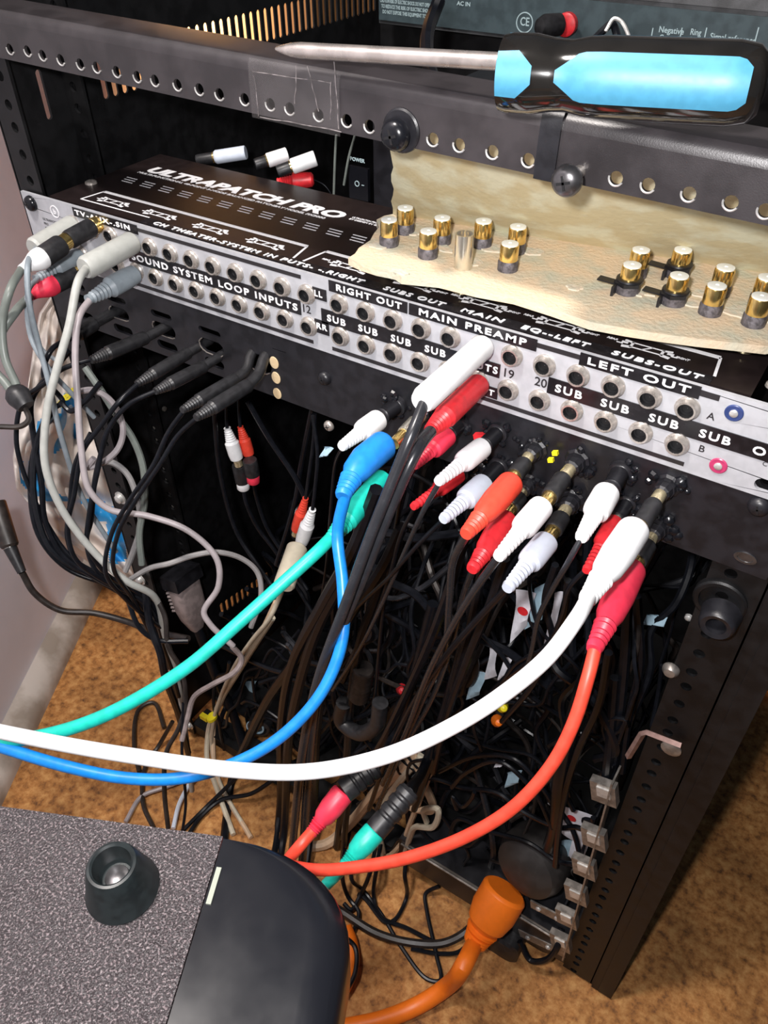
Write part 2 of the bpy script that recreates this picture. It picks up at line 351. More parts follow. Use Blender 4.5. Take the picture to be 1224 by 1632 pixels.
p = at(640, 208, y=-9); b = MB(); b.lathe(p+YA*1, (0, -1, 0), [(0, 9.2), (1.6, 9.0), (2.2, 8.2), (2.2, 7)], 30); b.build('washer', M['panel'], rk)
s1 = panhead(at(632, 214, y=-12), 6.6, rk, M['gloss'])
p = at(905, 287, y=-20); s1 = panhead(p, 6.0, rk, M['gun']); b = MB(); b.lathe(p+YA*13, (0, -1, 0), [(0, 2.5), (13, 2.5)], 14); b.build('screw_shank', M['nut'], s1)
# black band wrapped around the crossbar
c0 = at(890, 175, y=-9)-BO; c1 = c0.dot(BX)
b = MB(); q = [(-1.2, -2), (-1.2, 17), (-.6, 21), (1.2, 23.4), (4, 24.4), (26, 24.4), (26, 23.2), (4, 23.2), (0, 20), (-.1, 17), (-.1, -2)]
b.prism([BO+BX*(c1-6)+YA*k[0]+BZ*k[1] for k in q], BX*8.5); fixn(b.build('tape_band', M['panel'], rk)); tag(rk.children[-1], 'black band wrapped round the crossbar')
# clear tape patch over three holes
a_, b_ = at(397, 110, y=-9)-BO, at(543, 200, y=-9)-BO; tx0, tx1 = a_.dot(BX), b_.dot(BX)
b = MB(); q = [(-.9, -2.5), (-.9, 14), (-.6, 19.6), (.8, 22.2), (1.0, 22.0), (-.2, 19.6), (-.5, 14), (-.5, -2.5)]
b.prism([BO+BX*tx0+YA*k[0]+BZ*k[1] for k in q], BX*(tx1-tx0)); fixn(b.build('clear_tape', M['tape'], rk))
b = MB()
for (u0, v0, u1, v1) in [(403, 115, 528, 132), (472, 105, 470, 165), (490, 105, 508, 178), (527, 130, 527, 190), (405, 120, 412, 185), (415, 186, 545, 210), (533, 98, 540, 205)]:
    pts = [at(u0+(u1-u0)*k/6+random.uniform(-1, 1), v0+(v1-v0)*k/6+random.uniform(-1, 1), y=-10.2) for k in range(7)]; b.tube(pts, .2, 5, 2)
b.build('tape_wrinkle', mat('tape_wrinkle', (.20, .18, .18), .2, 0, .5, 300), rk)

# ================================================================ patchbay
pb = thing('patchbay', (240, 40, 0), 'silver fronted patchbay with two rows of jacks and embossed black labels', 'patchbay')
b = MB(); b.strip((0, 0, 0), XA, ZA, 0, 482.6, 0, 12.7, [(7.9, 6.35, 4.6, 3.2), (474.7, 6.35, 4.6, 3.2)], 2)
b.strip((0, 0, 0), XA, ZA, 0, 482.6, 12.7, 31.7, [], 2); b.strip((0, 0, 0), XA, ZA, 0, 482.6, 31.7, 44, [(7.9, 38.1, 4.6, 3.2), (474.7, 38.1, 4.6, 3.2)], 2)
bp_ = fixn(b.build('front_panel', M['silver'], pb))
b = MB(); b.box((240, 51, 43.4), (434, 98, 1.2)); b.build('top_plate', M['plate'], pb)
b = MB(); b.box((240, 51, 22), (433, 97, 41.5)); b.build('case', M['plate'], pb)
JX = lambda c: 230.05+(c-12)*16.675+(4.59 if c > 12 else 0)
jp = sp_ = None
for row, z in (('A', 32.15), ('B', 13.2)):
    for c in range(1, 25):
        if jp is None:
            b = MB(); b.lathe((JX(c), -2, z), (0, -1, 0), [(0, 5.6), (1.0, 5.6), (1.6, 5.1), (2.0, 5.0), (3.4, 4.3), (3.4, 3.5), (3.0, 3.4)], 22, cap=False); jp = b.build('jack', M['nut'], pb); j0 = Vector((JX(c), -2, z))
            b = MB(); b.lathe((JX(c), -2.0, z), (0, -1, 0), [(3.2, 3.45), (.6, 3.3), (.6, 2.4), (.2, 2.2), (.2, .1)], 16, cap=False); sp_ = b.build('socket', M['dark'], jp)
        else:
            o = jp.copy(); C.objects.link(o); o.parent = pb; o.location = (Vector((JX(c), -2, z))-j0)*.001; o2 = sp_.copy(); C.objects.link(o2); o2.parent = o
# printed black bars
def bars(segs, name='printed_bar'):
    b = MB()
    for x0, x1, z0, z1 in segs: b.box(((x0+x1)/2, -2.1, (z0+z1)/2), (x1-x0, .25, z1-z0))
    return b.build(name, M['printb'], pb)
bars([(93, 226.5, 39.7, 41.9), (226.5, 240, 39.7, 41.9) if False else (360, 384, 40.0, 42.4), (438, 446, 39.6, 42.4), (86, 232, 2.7, 4.9), (245, 440, 2.7, 4.9)])
lab = [
 ('TV-AUX-.SIN', 49, 105, 37.8, 43.4, 51, 99, 39.0, 3.4),
 ('SOUND SYSTEM LOOP INPUTS', 92, 225, 18.4, 26.8, 95, 223, 20.2, 4.6),
 ('RIGHT OUT', 245, 293, 37.9, 43.9, 250, 290, 39.2, 3.9),
 ('MAIN PREAMP', 294, 363, 37.9, 43.9, 300, 358, 39.2, 3.9),
 ('LEFT OUT', 384, 438, 37.9, 43.9, 388, 434, 39.2, 3.9),
 ('SUB   SUB   SUB   SUB', 239, 318, 18.0, 26.4, 243, 316, 20.0, 4.3),
 ('INPUTS', 318, 346, 18.0, 25.5, 322, 345, 19.8, 4.3),
 ('LL', 234, 243, 31, 37.5, 235.5, 240.5, 32.5, 3.8), ('RR', 234, 243.5, 11, 19, 235.5, 242.5, 13.5, 3.8),
 ('LEFT CENTER OUT', 318, 346, 8.6, 13.8, 319, 345, 9.6, 3.2) if False else ('T', 339, 346, 5.6, 11.8, 341, 344.4, 7, 3.6),
 ('SUB   SUB   SUB   SUB   OUT', 371, 482, 18.4, 26.9, 375, 481, 20.4, 4.5),
]
for s_, x0, x1, z0, z1, t0, t1, tz, h in lab:
    b = MB(); b.box(((x0+x1)/2, -2.25, (z0+z1)/2), (x1-x0, .5, z1-z0)); L = b.build('label_strip', M['dymo'], pb)
    b = MB(); letters(b, s_, (t0, -2.5, tz+.3), XA, ZA, h*.86, t1-t0, .022, 0, .3, True); b.build('lettering', M['emb'], L)
b = MB()
for s_, x, z, h in [('12', 226.5, 19.8+1, 4.6), ('19', 348.3, 19.8, 4.6), ('20', 364.2, 20.4, 4.6), ('A', 443.2, 30.0, 3.4), ('B', 444.2, 13.0, 3.4)]:
    b = MB(); letters(b, s_, (x, -2.05, z), XA, ZA, h, None, .012, 0, .12); b.build('printed_number' if s_.isdigit() else 'printed_letter', M['printb'], pb)
b = MB(); letters(b, 'CONFIG', (470.5, -2.05, 16.0), XA, ZA, 2.2, 11, 0, 0, .1); b.build('printed_word', M['printb'], pb)
for k, s_ in enumerate(['ULTRAPATCH', 'PRO', 'MULTI-FUNCTIONAL', '48-POINT']): b = MB(); letters(b, s_, (15.5, -2.05, 28.5-3*k), XA, ZA, 1.6, None, 0, 0, .1); b.build('printed_word', M['printb'], pb)
b = MB(); b.lathe((30, -2, 36.6), (0, -1, 0), [(0, 4), (.25, 4), (.25, 3.3), (0, 3.3)], 24, cap=False); letters(b, 'b', (29, -2.05, 35), XA, ZA, 3.2, 2, .02, 0, .2); b.build('round_emblem', M['white'], pb)
for (u, v, c_, nm) in ((1170, 658, (.03, .05, .16), 'blue_washer'), (1145, 742, (.42, .04, .12), 'crimson_washer')):
    p = at(u, v, y=-2); b = MB(); b.lathe(p, (0, -1, 0), [(0, 3.9), (.4, 3.9), (.7, 3.5), (.5, 1.6)], 24); q = b.build('washer', mat(nm, c_, .3, 0, .1), pb); q['label'] = nm.split('_')[0]+' washer'
    b = MB(); b.lathe(p-YA*.4, (0, -1, 0), [(0, 1.8), (.6, 1.8), (1.0, 1.2), (1.0, .1)], 14); b.build('screw', M['steel'], q)
panhead((8.5, -2, 37.9), 5.0, pb, M['gloss'], 'mounting_screw')
# top plate print
TZ = 44.02
def top(mb, s_, x, y, h, width, bold=0, shear=0, dp=.12): letters(mb, s_, (x, y, TZ), XA, YA, h, width, bold, shear, dp)
b = MB(); top(b, 'ULTRAPATCH PRO', 40, 68.5, 9.6, 161, .05, .25); top(b, 'MULTI-FUNCTIONAL 48-POINT 3-MODE BALANCED PATCHBAY MODEL PX3000', 38, 63.4, 2.3, 156, .02, .2)
top(b, 'ULTRAPATCH PRO CONNECTIONS', 207, 74, 1.8, 34, .02); top(b, 'BY DESIGN IN GERMANY', 207, 71, 1.8, 30, .02)
b.build('printed_title', M['white'], pb)
b = MB()
for k in range(24):
    x = 42+k*16.675
    for q in range(3): b.box((x+4+q*-1.2, 46.5+q*3.4, TZ+.03), (9.5, .85, .12))
b.build('printed_lines', M['white'], pb)
def seg(mb, p, q, w_=.5):
    p = Vector((*p, TZ+.03)); q = Vector((*q, TZ+.03)); d = q-p
    mb.box((p+q)/2, (d.length, w_*1.45, .12), d, ZA.cross(d))
b = MB()
for P, w_ in (([(47, 26), (210, 26)], 1.9), ([(210, 26), (213, 9.5)], .9), ([(47, 26), (44.5, 9)], .9), ([(44.5, 9), (104, 9.6)], .7), ([(223, 26), (438, 26)], 1.9), ([(438, 26), (440, 9)], .9), ([(223, 26), (220, 9)], .9)):
    seg(b, P[0], P[1], w_)
def diagram(x):
    for dy in (0, 4.2): seg(b, (x-7, 14.2+dy), (x+7, 14.2+dy), .5)
    for sx in (-1, 1):
        seg(b, (x+sx*7, 13.5), (x+sx*7, 19), .9); seg(b, (x+sx*7, 14), (x+sx*11, 13.2), 1.3); seg(b, (x+sx*7, 18.4), (x+sx*11, 19.2), .9); seg(b, (x+sx*11, 15.5), (x+sx*14, 15.5), .5); seg(b, (x+sx*9, 17), (x+sx*12, 17), 1.1)
    seg(b, (x-2, 14.2), (x+2, 18.4), .45)
for x in (66, 106, 147, 188, 246, 286, 326, 366, 408): diagram(x)
b.build('printed_diagram', M['white'], pb)
b = MB()
for x in (246, 286, 326, 366, 408): top(b, 'REAR', x-19, 16.5, 1.5, 5, .02, .2); top(b, 'FRONT', x+13, 15.5, 1.5, 6, .02, .2)
b.build('printed_captions', M['white'], pb)
b = MB(); b.box((272, 4.6, 44.2), (336, 7.4, .35)); L = b.build('label_strip', M['dymo'], pb)
b = MB()
for s_, x0, x1 in [('CH THEATER-SYSTEM IN PUTS-', 113, 230), ('-.RIGHT', 234, 262), ('SUBS OUT', 275, 310), ('MAIN', 320, 342), ('EQ--LEFT', 352, 385), ('SUBS-OUT', 396, 436)]:
    letters(b, s_, (x0, 2.8, 44.38), XA, YA, 3.5, x1-x0, .022, .15, .3, True)
b.build('lettering', M['emb'], L)
b = MB(); b.lathe((463, 14, 44), (0, 0, 1), [(0, 3.4), (1.2, 3.2), (2, 2), (2, .1)], 16); b.build('plate_screw', M['nut'], pb)
b = MB(); b.lathe((28, 32, 44), (0, 0, 1), [(0, 4), (1.2, 3.8), (2, 2), (2, .1)], 16); b.build('plate_screw', M['nut'], pb)

# ================================================================ slotted black connector panel under the patchbay
cp = thing('connector_panel', (240, 10, -44), 'black steel rack panel with oval slots right under the silver patchbay', 'rack panel')
b = MB()
def P2(u, v): p = at(u, v, y=-1); return p.x, p.z
Z0, Z1 = -44.45, -.6
rows = [(-12.5, -1, []), (-44.45, -12.5, [])]
sl = [at(u, v, y=-1) for u, v in ((182, 480), (245, 492), (320, 527))]
b.strip((0, 1, 0), XA, ZA, 0, 210, -10, -.8, [], 2)
ovs = [38, 62, 106, 149, 172]
b.strip((0, 1, 0), XA, ZA, 0, 200, -17.5, -10, [(30, -14, 8, 2.2), (68, -14, 9, 2.2), (109, -14, 9, 2.2), (150, -14, 9, 2.2)], 2)
b.strip((0, 1, 0), XA, ZA, 0, 200, -31, -17.5, [(30, -24, 9, 4.2), (68, -24, 9, 4.2), (109, -24.3, 10, 4.6), (150, -24.5, 10, 4.8), (189, -24, 8.8, 6.2)], 2)
b.strip((0, 1, 0), XA, ZA, 0, 200, -44.45, -31, [(30, -36, 9, 3), (68, -36, 9, 3), (109, -36, 9, 3), (150, -36, 8, 3)], 2)
b.box((345, 0, -27.5), (290, 2, 34)); b.box((346, 0, -5.6), (272, 2, 9.8))
b.prism([Vector((0, -1, -1)), Vector((0, 6, -1.5)), Vector((0, 6, -3)), Vector((0, 1, -3))], XA*482)
b.box((241, 20, -2.5), (440, 40, 1.4))
fixn(b.build('face_plate', M['panel'], cp))
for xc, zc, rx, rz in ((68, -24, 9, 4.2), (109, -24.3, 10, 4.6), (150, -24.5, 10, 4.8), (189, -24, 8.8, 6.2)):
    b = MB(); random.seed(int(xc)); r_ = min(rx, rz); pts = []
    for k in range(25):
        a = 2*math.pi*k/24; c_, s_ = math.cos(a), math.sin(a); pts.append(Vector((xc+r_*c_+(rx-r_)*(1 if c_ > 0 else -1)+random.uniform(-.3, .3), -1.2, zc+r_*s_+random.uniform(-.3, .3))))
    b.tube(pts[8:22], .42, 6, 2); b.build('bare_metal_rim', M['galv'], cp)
# bare pale edge of the sawn opening, three scallops
for u, v, r in ((437, 578, 3.4), (440, 602, 3.4), (442, 627, 3.2)):
    p = at(u, v, y=-1.2); b = MB(); b.lathe(p, (0, -1, 0), [(0, r), (.35, r*.95), (.4, r*.6), (.4, .1)], 16, flat=1.2); b.build('pale_edge', M['card'], cp)
for u, v, r in ((518, 602, 4.3), (1210, 806, 4.8)): panhead(at(u, v, y=-1), r, cp, M['panel'])
panhead(at(525, 678, y=-1), 3.4, cp, M['nut'])
p = at(1188, 889, y=-1); b = MB(); b.lathe(p, (0, -1, 0), [(0, 5.2), (.6, 5.2), (.6, 3.6), (.2, 3.4), (.2, .1)], 20, flat=.6); b.build('mounting_slot', M['gun'], cp)
# dribbles of glossy glue around the connectors
def glue(mb, c, r, n=7, sd=0):
    random.seed(sd)
    for k in range(n):
        a = random.uniform(0, 6.28); q = Vector(c)+Vector((math.cos(a)*r*random.uniform(.7, 1.5), -random.uniform(.5, 2.5), math.sin(a)*r*random.uniform(.6, 1.2)))
        s_ = random.uniform(1.2, 3.2); mb.lathe(q, Vector((random.uniform(-.5, .5), -1, random.uniform(-.5, .5))), [(-s_*.6, s_*.5), (-s_*.3, s_), (s_*.2, s_*.8), (s_*.5, s_*.3)], 7)

# ================================================================ plugs and cables
def jacket(name, parent, pts, r, m_, n=16): 
    b = MB(); b.tube(pts, r, n, 8); return b.build(name, m_, parent)
def path(pts):
    out = []
    for q in pts:
        if isinstance(q, Vector): out.append(q)
        else:
            p = at(q[0], q[1], **{q[2]: q[3]}) if len(q) == 4 else at(q[0], q[1], d=q[2]) if q[2] >= 200 else at(q[0], q[1], y=q[2])
            out.append(p if p.z > FL+4 else at(q[0], q[1], z=FL+4))
    return out
def boot(parent, A, B, r, style, m_, name='plug', mid=None, n=26):
    L = (B-A).length; pts = []; rr = []
    prof = {
     'fat':   [(0, .80), (.02, .95), (.06, 1), (.40, 1), (.46, .93), (.50, .72), (.56, .66), (.96, .50), (1, .42)],
     'taper': [(0, .86), (.02, .95), (.05, 1), (.38, 1), (.60, .86), (.80, .64), (.97, .52), (1, .44)],
     'jack':  [(0, .92), (.02, 1), (.70, 1), (.74, .92), (.97, .60), (1, .5)],
     'cyl':   [(0, .92), (.03, 1), (.95, 1), (1, .85)],
     'tail':  [(0, .6), (.05, .9), (.2, 1), (.55, 1), (.62, .8), (1, .5)]}[style]
    ribs = {'fat': (.58, .94), 'taper': (.70, .96), 'jack': (.74, .97), 'cyl': None, 'tail': (.62, .97)}[style]
    ts = [t for t, _ in prof]
    if ribs:
        k = 0; t = ribs[0]; step = (ribs[1]-ribs[0])/11
        while t < ribs[1]: ts.append(t); t += step
    ts = sorted(set(round(t, 4) for t in ts)); k = 0
    for t in ts:
        for i in range(len(prof)-1):
            if prof[i][0] <= t <= prof[i+1][0]:
                f = (t-prof[i][0])/(prof[i+1][0]-prof[i][0]); v = prof[i][1]*(1-f)+prof[i+1][1]*f
        if ribs and ribs[0] <= t <= ribs[1]:
            k += 1
            if k % 2: v *= .82
        p = A.lerp(B, t) if mid is None else A*(1-t)**2+mid*2*t*(1-t)+B*t*t
        pts.append(p); rr.append(v*r)
    b = MB(); b.bend(pts, rr, n); o = b.build(name, m_, parent, ang=28); return o
def ring(parent, A, B, r, m_, name='collar', n=24):
    b = MB(); b.bend([A, A.lerp(B, .08), A.lerp(B, .92), B], [r*.93, r, r, r*.93], n); return b.build(name, m_, parent)
def plug_cable(label, base, tip, end, wpx, style, m_, cab=None, cw=0, cm=None, group=None, cat='cable', name='audio_cable', collar=None, mid=None, base_y=-2, extra=None, w0=None, thing_name=None):
    """base: pixel of the socket on the panel; tip/end: pixels where the moulded plug starts and ends; cab: path after it"""
    w_0 = w0 if w0 is not None else at(*base, y=base_y); A = near(w_0, *tip); B = near(w_0, *end)
    r = pw(wpx, A.lerp(B, .3)); t = thing(name, A, label, cat, group)
    boot(t, A, B, r, style, m_, 'plug', None if mid is None else near(w_0, *mid))
    if collar: 
        ca = near(w_0, *collar[0]); ring(t, ca, A.lerp(B, .03), r*collar[1], collar[2])
    if cab: jacket('cord', t, [A.lerp(B, .93)]+path(cab), pw(cw, B), cm)
    return t, A, B
def adapter(label, base, pts, m1='blackp', glue_seed=1, wd_=(34, 26, 30)):
    """black barrel adapter screwed into the panel: nut, gold neck, barrel, gold end"""
    w0 = at(*base, y=-1); t = thing('coupler', w0, label, 'connector', 'black barrel couplers in the connector panel'); a = [near(w0, *q) for q in pts]
    r = pw(wd_[0], w0); b = MB(); b.lathe(w0+YA*1, (a[0]-w0), [(0, r*1.25), (2, r*1.25), (2.6, r*1.1), (3, r), ((a[0]-w0).length*.6, r), ((a[0]-w0).length*.6, r*.88), ((a[0]-w0).length, r*.84), ((a[0]-w0).length+1, r*.6)], 10); b.build('hex_nut', M['panel'], t, ang=20)
    r2 = pw(wd_[1], a[1]); ring(t, a[0].lerp(w0, .1), a[1], r2*.82, M['palegold'], 'gold_neck')
    r3 = pw(wd_[2], a[1]); A, B = a[1], a[2]; n = 14; pts_ = [A.lerp(B, k/n) for k in range(n+1)]; rr = [r3*(.9 if k in (0, n) else (1 if k % 2 else .95)) for k in range(n+1)]
    b = MB(); b.bend(pts_, rr, 24); b.build('barrel', M[m1], t, ang=60)
    ring(t, a[2].lerp(a[1], .05), a[3], r3*.80, M['gold'], 'gold_end')
    b = MB(); glue(b, w0, r*1.35, 9, glue_seed); b.build('glue_blobs', M['gloss'], t)
    return t

# --- couplers in the panel
adapter('black coupler with gold neck carrying the big white plug, rightmost in the upper line', (1066, 773), [(1052, 788), (1042, 803), (1021, 838), (1014, 850)], glue_seed=1)
adapter('black coupler with gold end carrying the big crimson plug of the red cable', (1050, 838), [(1038, 856), (1032, 868), (1016, 895), (1008, 908)], glue_seed=2)
adapter('black coupler with gold end above the upper white plug beside the yellow tab', (921, 733), [(908, 748), (897, 762), (876, 792), (864, 808)], glue_seed=3)
adapter('black coupler with gold end holding the lower bluish white plug', (912, 795), [(902, 812), (895, 824), (882, 846), (872, 860)], glue_seed=4)
adapter('black coupler with gold end holding the upper orange red plug', (855, 715), [(842, 728), (836, 738), (820, 758), (812, 768)], glue_seed=5, wd_=(32, 24, 28))
adapter('black coupler holding the lower orange red plug, half hidden', (842, 768), [(832, 784), (828, 792), (815, 810), (806, 822)], glue_seed=6, wd_=(30, 22, 27))
adapter('gold ended coupler feeding the blue cable plug', (683, 655), [(672, 664), (662, 672), (643, 692), (628, 708)], m1='brass', glue_seed=7, wd_=(30, 22, 24))
def socket(label, base, tip, wpx, sd):
    w0 = at(*base, y=-1); a = near(w0, *tip); t = thing('rca_socket', w0, label, 'connector', 'threaded black sockets in the connector panel'); r = pw(wpx, w0); L = (a-w0).length
    b = MB(); pr = [(0, r*1.35), (2, r*1.3), (2.2, r)]; k = 2.6
    while k < L: pr += [(k, r*.92), (k+.6, r)]; k += 1.6
    pr += [(L, r*.8)]; b.lathe(w0, a-w0, pr, 18); b.build('threaded_barrel', M['panel'], t, ang=60)
    b = MB(); b.bend([a.lerp(w0, .3), a+(a-w0).normalized()*2], [r*.6, r*.6], 16); b.build('sleeve', M['brass'], t)
    b = MB(); glue(b, w0, r*1.5, 8, sd); b.build('glue_blobs', M['gloss'], t)
socket('threaded socket behind the lone white plug left of the blue one', (634, 645), (608, 664), 26, 11)
socket('threaded socket behind the upper short white plug near the panel middle', (795, 688), (772, 710), 26, 12)
socket('threaded socket behind the lower bluish white plug near the panel middle', (797, 742), (772, 768), 26, 13)
socket('threaded socket behind the white plug with the pinched tail at right', (990, 750), (974, 778), 30, 14)
socket('threaded socket behind the magenta red plug under the jack plugs', (735, 675), (716, 692), 24, 15)
socket('threaded socket behind the small red plug under the magenta one', (752, 738), (735, 755), 24, 16)
socket('threaded socket behind the narrow red plug near the big white one', (1000, 800), (984, 826), 24, 17)

KB, KC = M['blackp'], M['blackc']
# --- the four big coloured cables sweeping out to the left
plug_cable('thick white audio cable with a long white plug, sweeping left in front of the rack', (1066, 773), (1012, 842), (934, 958), 54, 'taper', M['whitep'],
   [(915, 992, 296), (872, 1048, 292), (800, 1108, 290), (722, 1157, 292), (620, 1203, 297), (500, 1229, 303), (385, 1228, 308), (200, 1203, 318), (100, 1186, 326), (0, 1166, 336), (-70, 1150, 344)], 25, M['whitep'], name='audio_cable')
plug_cable('thick red audio cable with a crimson plug, curving down to the glossy black device', (1050, 838), (1007, 905), (946, 1036), 50, 'taper', M['pinkred'],
   [(937, 1080, 330), (915, 1150, 332), (880, 1218, 336), (820, 1285, 342), (745, 1332, 350), (650, 1367, 360), (560, 1383, 370), (500, 1386, 380), (430, 1372, 395)], 22, M['orangered'])
plug_cable('thick blue audio cable with a blue ribbed plug, curving left below the teal one', (683, 655), (614, 708), (546, 792), 50, 'taper', M['blue'],
   [(538, 850, 388), (546, 930, 386), (547, 1010, 384), (530, 1070, 384), (498, 1124, 384), (440, 1180, 384), (370, 1218, 384), (290, 1240, 384), (200, 1240, 386), (100, 1220, 390), (0, 1190, 398), (-70, 1170, 402)], 20, M['lblue'], mid=(565, 738))
tw0 = at(650, 720, y=-1)
plug_cable('thick teal green audio cable crossing behind the blue one to the left edge', None, (610, 762), (526, 860), 36, 'jack', M['teal'],
   [(505, 880, 400), (450, 930, 396), (380, 993, 392), (300, 1062, 390), (200, 1124, 390), (130, 1155, 392), (60, 1174, 396), (0, 1182, 400), (-70, 1184, 404)], 21, M['teal'], w0=tw0)

# --- jack plugs in the patchbay (front row)
def blk(pts, wpx, label, cat='cable', m_=None, group=None, name='black_cable', r=None):
    p = path(pts); rr = r if r else pw(wpx, p[len(p)//2]); b = MB(); b.tube(p, rr, 8, 7)
    return tag(b.build(name, m_ or KC, base=p[0]), label, cat, group)
plug_cable('white jack plug with a thick black cable, plugged in the upper jack row', (775, 548), (770, 552), (672, 640), 42, 'cyl', M['whitep'],
   [(656, 692, 344), (630, 755, 348), (592, 850, 356), (552, 960, 370), (508, 1080, 400), (482, 1200, 450), (468, 1330, 520), (460, 1420, 570)], 19, M['blackd'])
plug_cable('red jack plug with a thick black cable, directly under the white jack plug', (770, 605), (764, 612), (684, 688), 38, 'jack', M['red'],
   [(664, 718, 352), (622, 810, 358), (580, 915, 370), (540, 1010, 388), (505, 1110, 415), (490, 1250, 480), (484, 1340, 530), (478, 1430, 580)], 20, M['blackd'])
plug_cable('pale grey jack plug at the far left of the patchbay', (122, 360), (118, 360), (54, 398), 36, 'cyl', M['greyp'],
   [(44, 425, 452), (46, 480, 455), (62, 550, 470), (78, 610, 480), (96, 690, 500), (130, 790, 530), (185, 880, 560)], 9, M['bluegrey'])
plug_cable('pale grey jack plug with a light grey cable, fifth socket from the left', (216, 384), (212, 386), (134, 428), 36, 'cyl', M['greyp'],
   [(124, 450, 444), (110, 520, 446), (90, 590, 452), (74, 660, 460), (72, 740, 470), (98, 810, 485), (150, 880, 505), (200, 925, 520), (245, 950, 540), (262, 1010, 580), (284, 1090, 640), (296, 1170, 690), (306, 1260, 740)], 13, M['greyp'])
plug_cable('blue grey ribbed jack plug with a pinkish grey cable, lower jack row', (222, 432), (218, 435), (140, 478), 33, 'tail', M['bluegrey'],
   [(126, 505, 462), (120, 560, 466), (124, 640, 472), (130, 720, 480), (142, 780, 488), (175, 812, 497), (235, 822, 505), (300, 846, 512), (345, 890, 520), (348, 935, 527), (325, 975, 533), (335, 995, 536), (372, 1030, 545)], 11, M['pinkgrey'])
plug_cable('translucent grey ribbed plug squeezed between the two black and gold plugs', (135, 408), (130, 405), (56, 445), 26, 'tail', M['bluegrey'],
   [(44, 470, 470), (50, 540, 480), (80, 590, 486), (112, 625, 500), (150, 665, 520)], 8, M['bluegrey'])
def bg(label, pix, boot_m, cab):
    w0 = at(*pix[0], y=-2); a = [near(w0, *q) for q in pix]; t = thing('jack_plug_cable', a[0], label, 'cable', 'black and gold jack plugs'); R_ = pw(30, a[2])
    ring(t, a[0], a[1], R_*.9, M['gold'], 'gold_ring'); ring(t, a[1], a[2], R_, KB, 'barrel'); ring(t, a[2], a[3], R_*.88, M['gold'], 'gold_ring'); ring(t, a[3], a[4], R_*1.12, KB, 'barrel')
    b = MB(); b.bend([a[4].lerp(a[5], k/5) for k in range(6)], [R_*1.12, R_*1.14, R_*1.0, R_*.75, R_*.55, R_*.5], 20); b.build('boot', boot_m, t)
    jacket('cord', t, [a[5]]+path(cab), pw(13, a[5]), M['greengrey'])
bg('black and gold jack plug with a white boot at the far left', [(157, 357), (146, 362), (108, 383), (98, 390), (68, 410), (34, 430)], M['whitep'], [(16, 462, 440), (4, 510, 445), (8, 570, 450), (28, 618, 452), (34, 645, 452)])
bg('black and gold jack plug with a red boot at the far left', [(140, 425), (132, 428), (122, 433), (116, 436), (84, 452), (48, 472)], M['pinkred'], [(22, 500, 452), (2, 530, 450), (-14, 580, 452), (10, 612, 452), (30, 640, 452)])
b = MB(); q = path([(18, 622, 452), (30, 632, 451), (42, 648, 451)]); b.bend([q[0], q[0].lerp(q[1], .5), q[1], q[2]], [4, 6.5, 7, 5], 12); tag(b.build('cable_tie_knot', KB, base=q[0]), 'black knot of tape around the two cables at the left edge', 'cable tie')
blk([(40, 650, 452), (46, 668, 452), (34, 679, 452), (0, 680, 450), (-30, 680, 448)], 9, 'dark cable looping out of the knot to the left edge', m_=M['brownc'])

# --- black right angle and straight plugs in the slots of the lower panel
def kplug(label, base, elbow, tip, end, wpx, cab, cw=8):
    w0 = at(*base, y=0); pts = [w0]; E = near(w0, *elbow) if elbow else None; A = near(w0 if not E else E, *tip); B = near(w0 if not E else E, *end); r = pw(wpx, A)
    t = thing('instrument_plug_cable', w0, label, 'cable', 'black plugs in the slotted panel')
    if E: b = MB(); b.tube([w0+YA*10, w0, E, A], r*.8, 14, 6); b.build('elbow', KB, t)
    else: b = MB(); b.tube([w0+YA*10, w0, A], r*.75, 14, 4); b.build('neck', KB, t)
    boot(t, A, B, r, 'jack', KB, 'plug')
    jacket('cord', t, [A.lerp(B, .93)]+path(cab), pw(cw, B), KC)
kplug('black plug in the second slot column, leftmost of the row', (262, 522), None, (232, 538), (145, 574), 22, [(100, 588, 480), (70, 612, 485), (36, 640, 492), (26, 700, 500), (40, 760, 510), (78, 840, 525), (118, 892, 535), (190, 930, 545), (240, 960, 556), (270, 1050, 610)])
kplug('black plug with a fine glued root, upper of the middle pair', (318, 552), None, (300, 562), (218, 612), 20, [(190, 640, 470), (160, 680, 476), (132, 720, 484), (118, 790, 494), (108, 840, 502), (120, 890, 512), (165, 925, 530), (225, 955, 550), (258, 1020, 590)])
kplug('black plug with glue lumps at its root, lower of the middle pair', (350, 568), None, (325, 584), (247, 624), 21, [(205, 645, 470), (170, 690, 478), (156, 750, 486), (142, 820, 496), (140, 870, 504), (170, 915, 522), (225, 950, 548), (262, 1040, 600)])
kplug('elbowed black plug in the sawn opening, upper one', (402, 562), (392, 590), (375, 604), (290, 654), 21, [(268, 690, 455), (245, 740, 462), (205, 800, 474), (178, 850, 482), (168, 910, 492), (200, 955, 520), (255, 1000, 570)])
kplug('elbowed black plug in the sawn opening, lower one beside the pale edge', (424, 566), (412, 596), (396, 614), (312, 666), 23, [(282, 696, 450), (255, 740, 456), (215, 800, 468), (190, 845, 476), (180, 900, 486), (215, 960, 530), (262, 1060, 600)])
kplug('dark plug in the first slot column, mostly in shadow', (178, 500), None, (150, 515), (112, 540), 24, [(80, 560, 492), (70, 600, 500), (100, 640, 505), (88, 650, 500), (60, 700, 506), (48, 760, 515), (60, 850, 525), (105, 905, 538), (190, 940, 552), (250, 985, 575), (276, 1080, 630)])

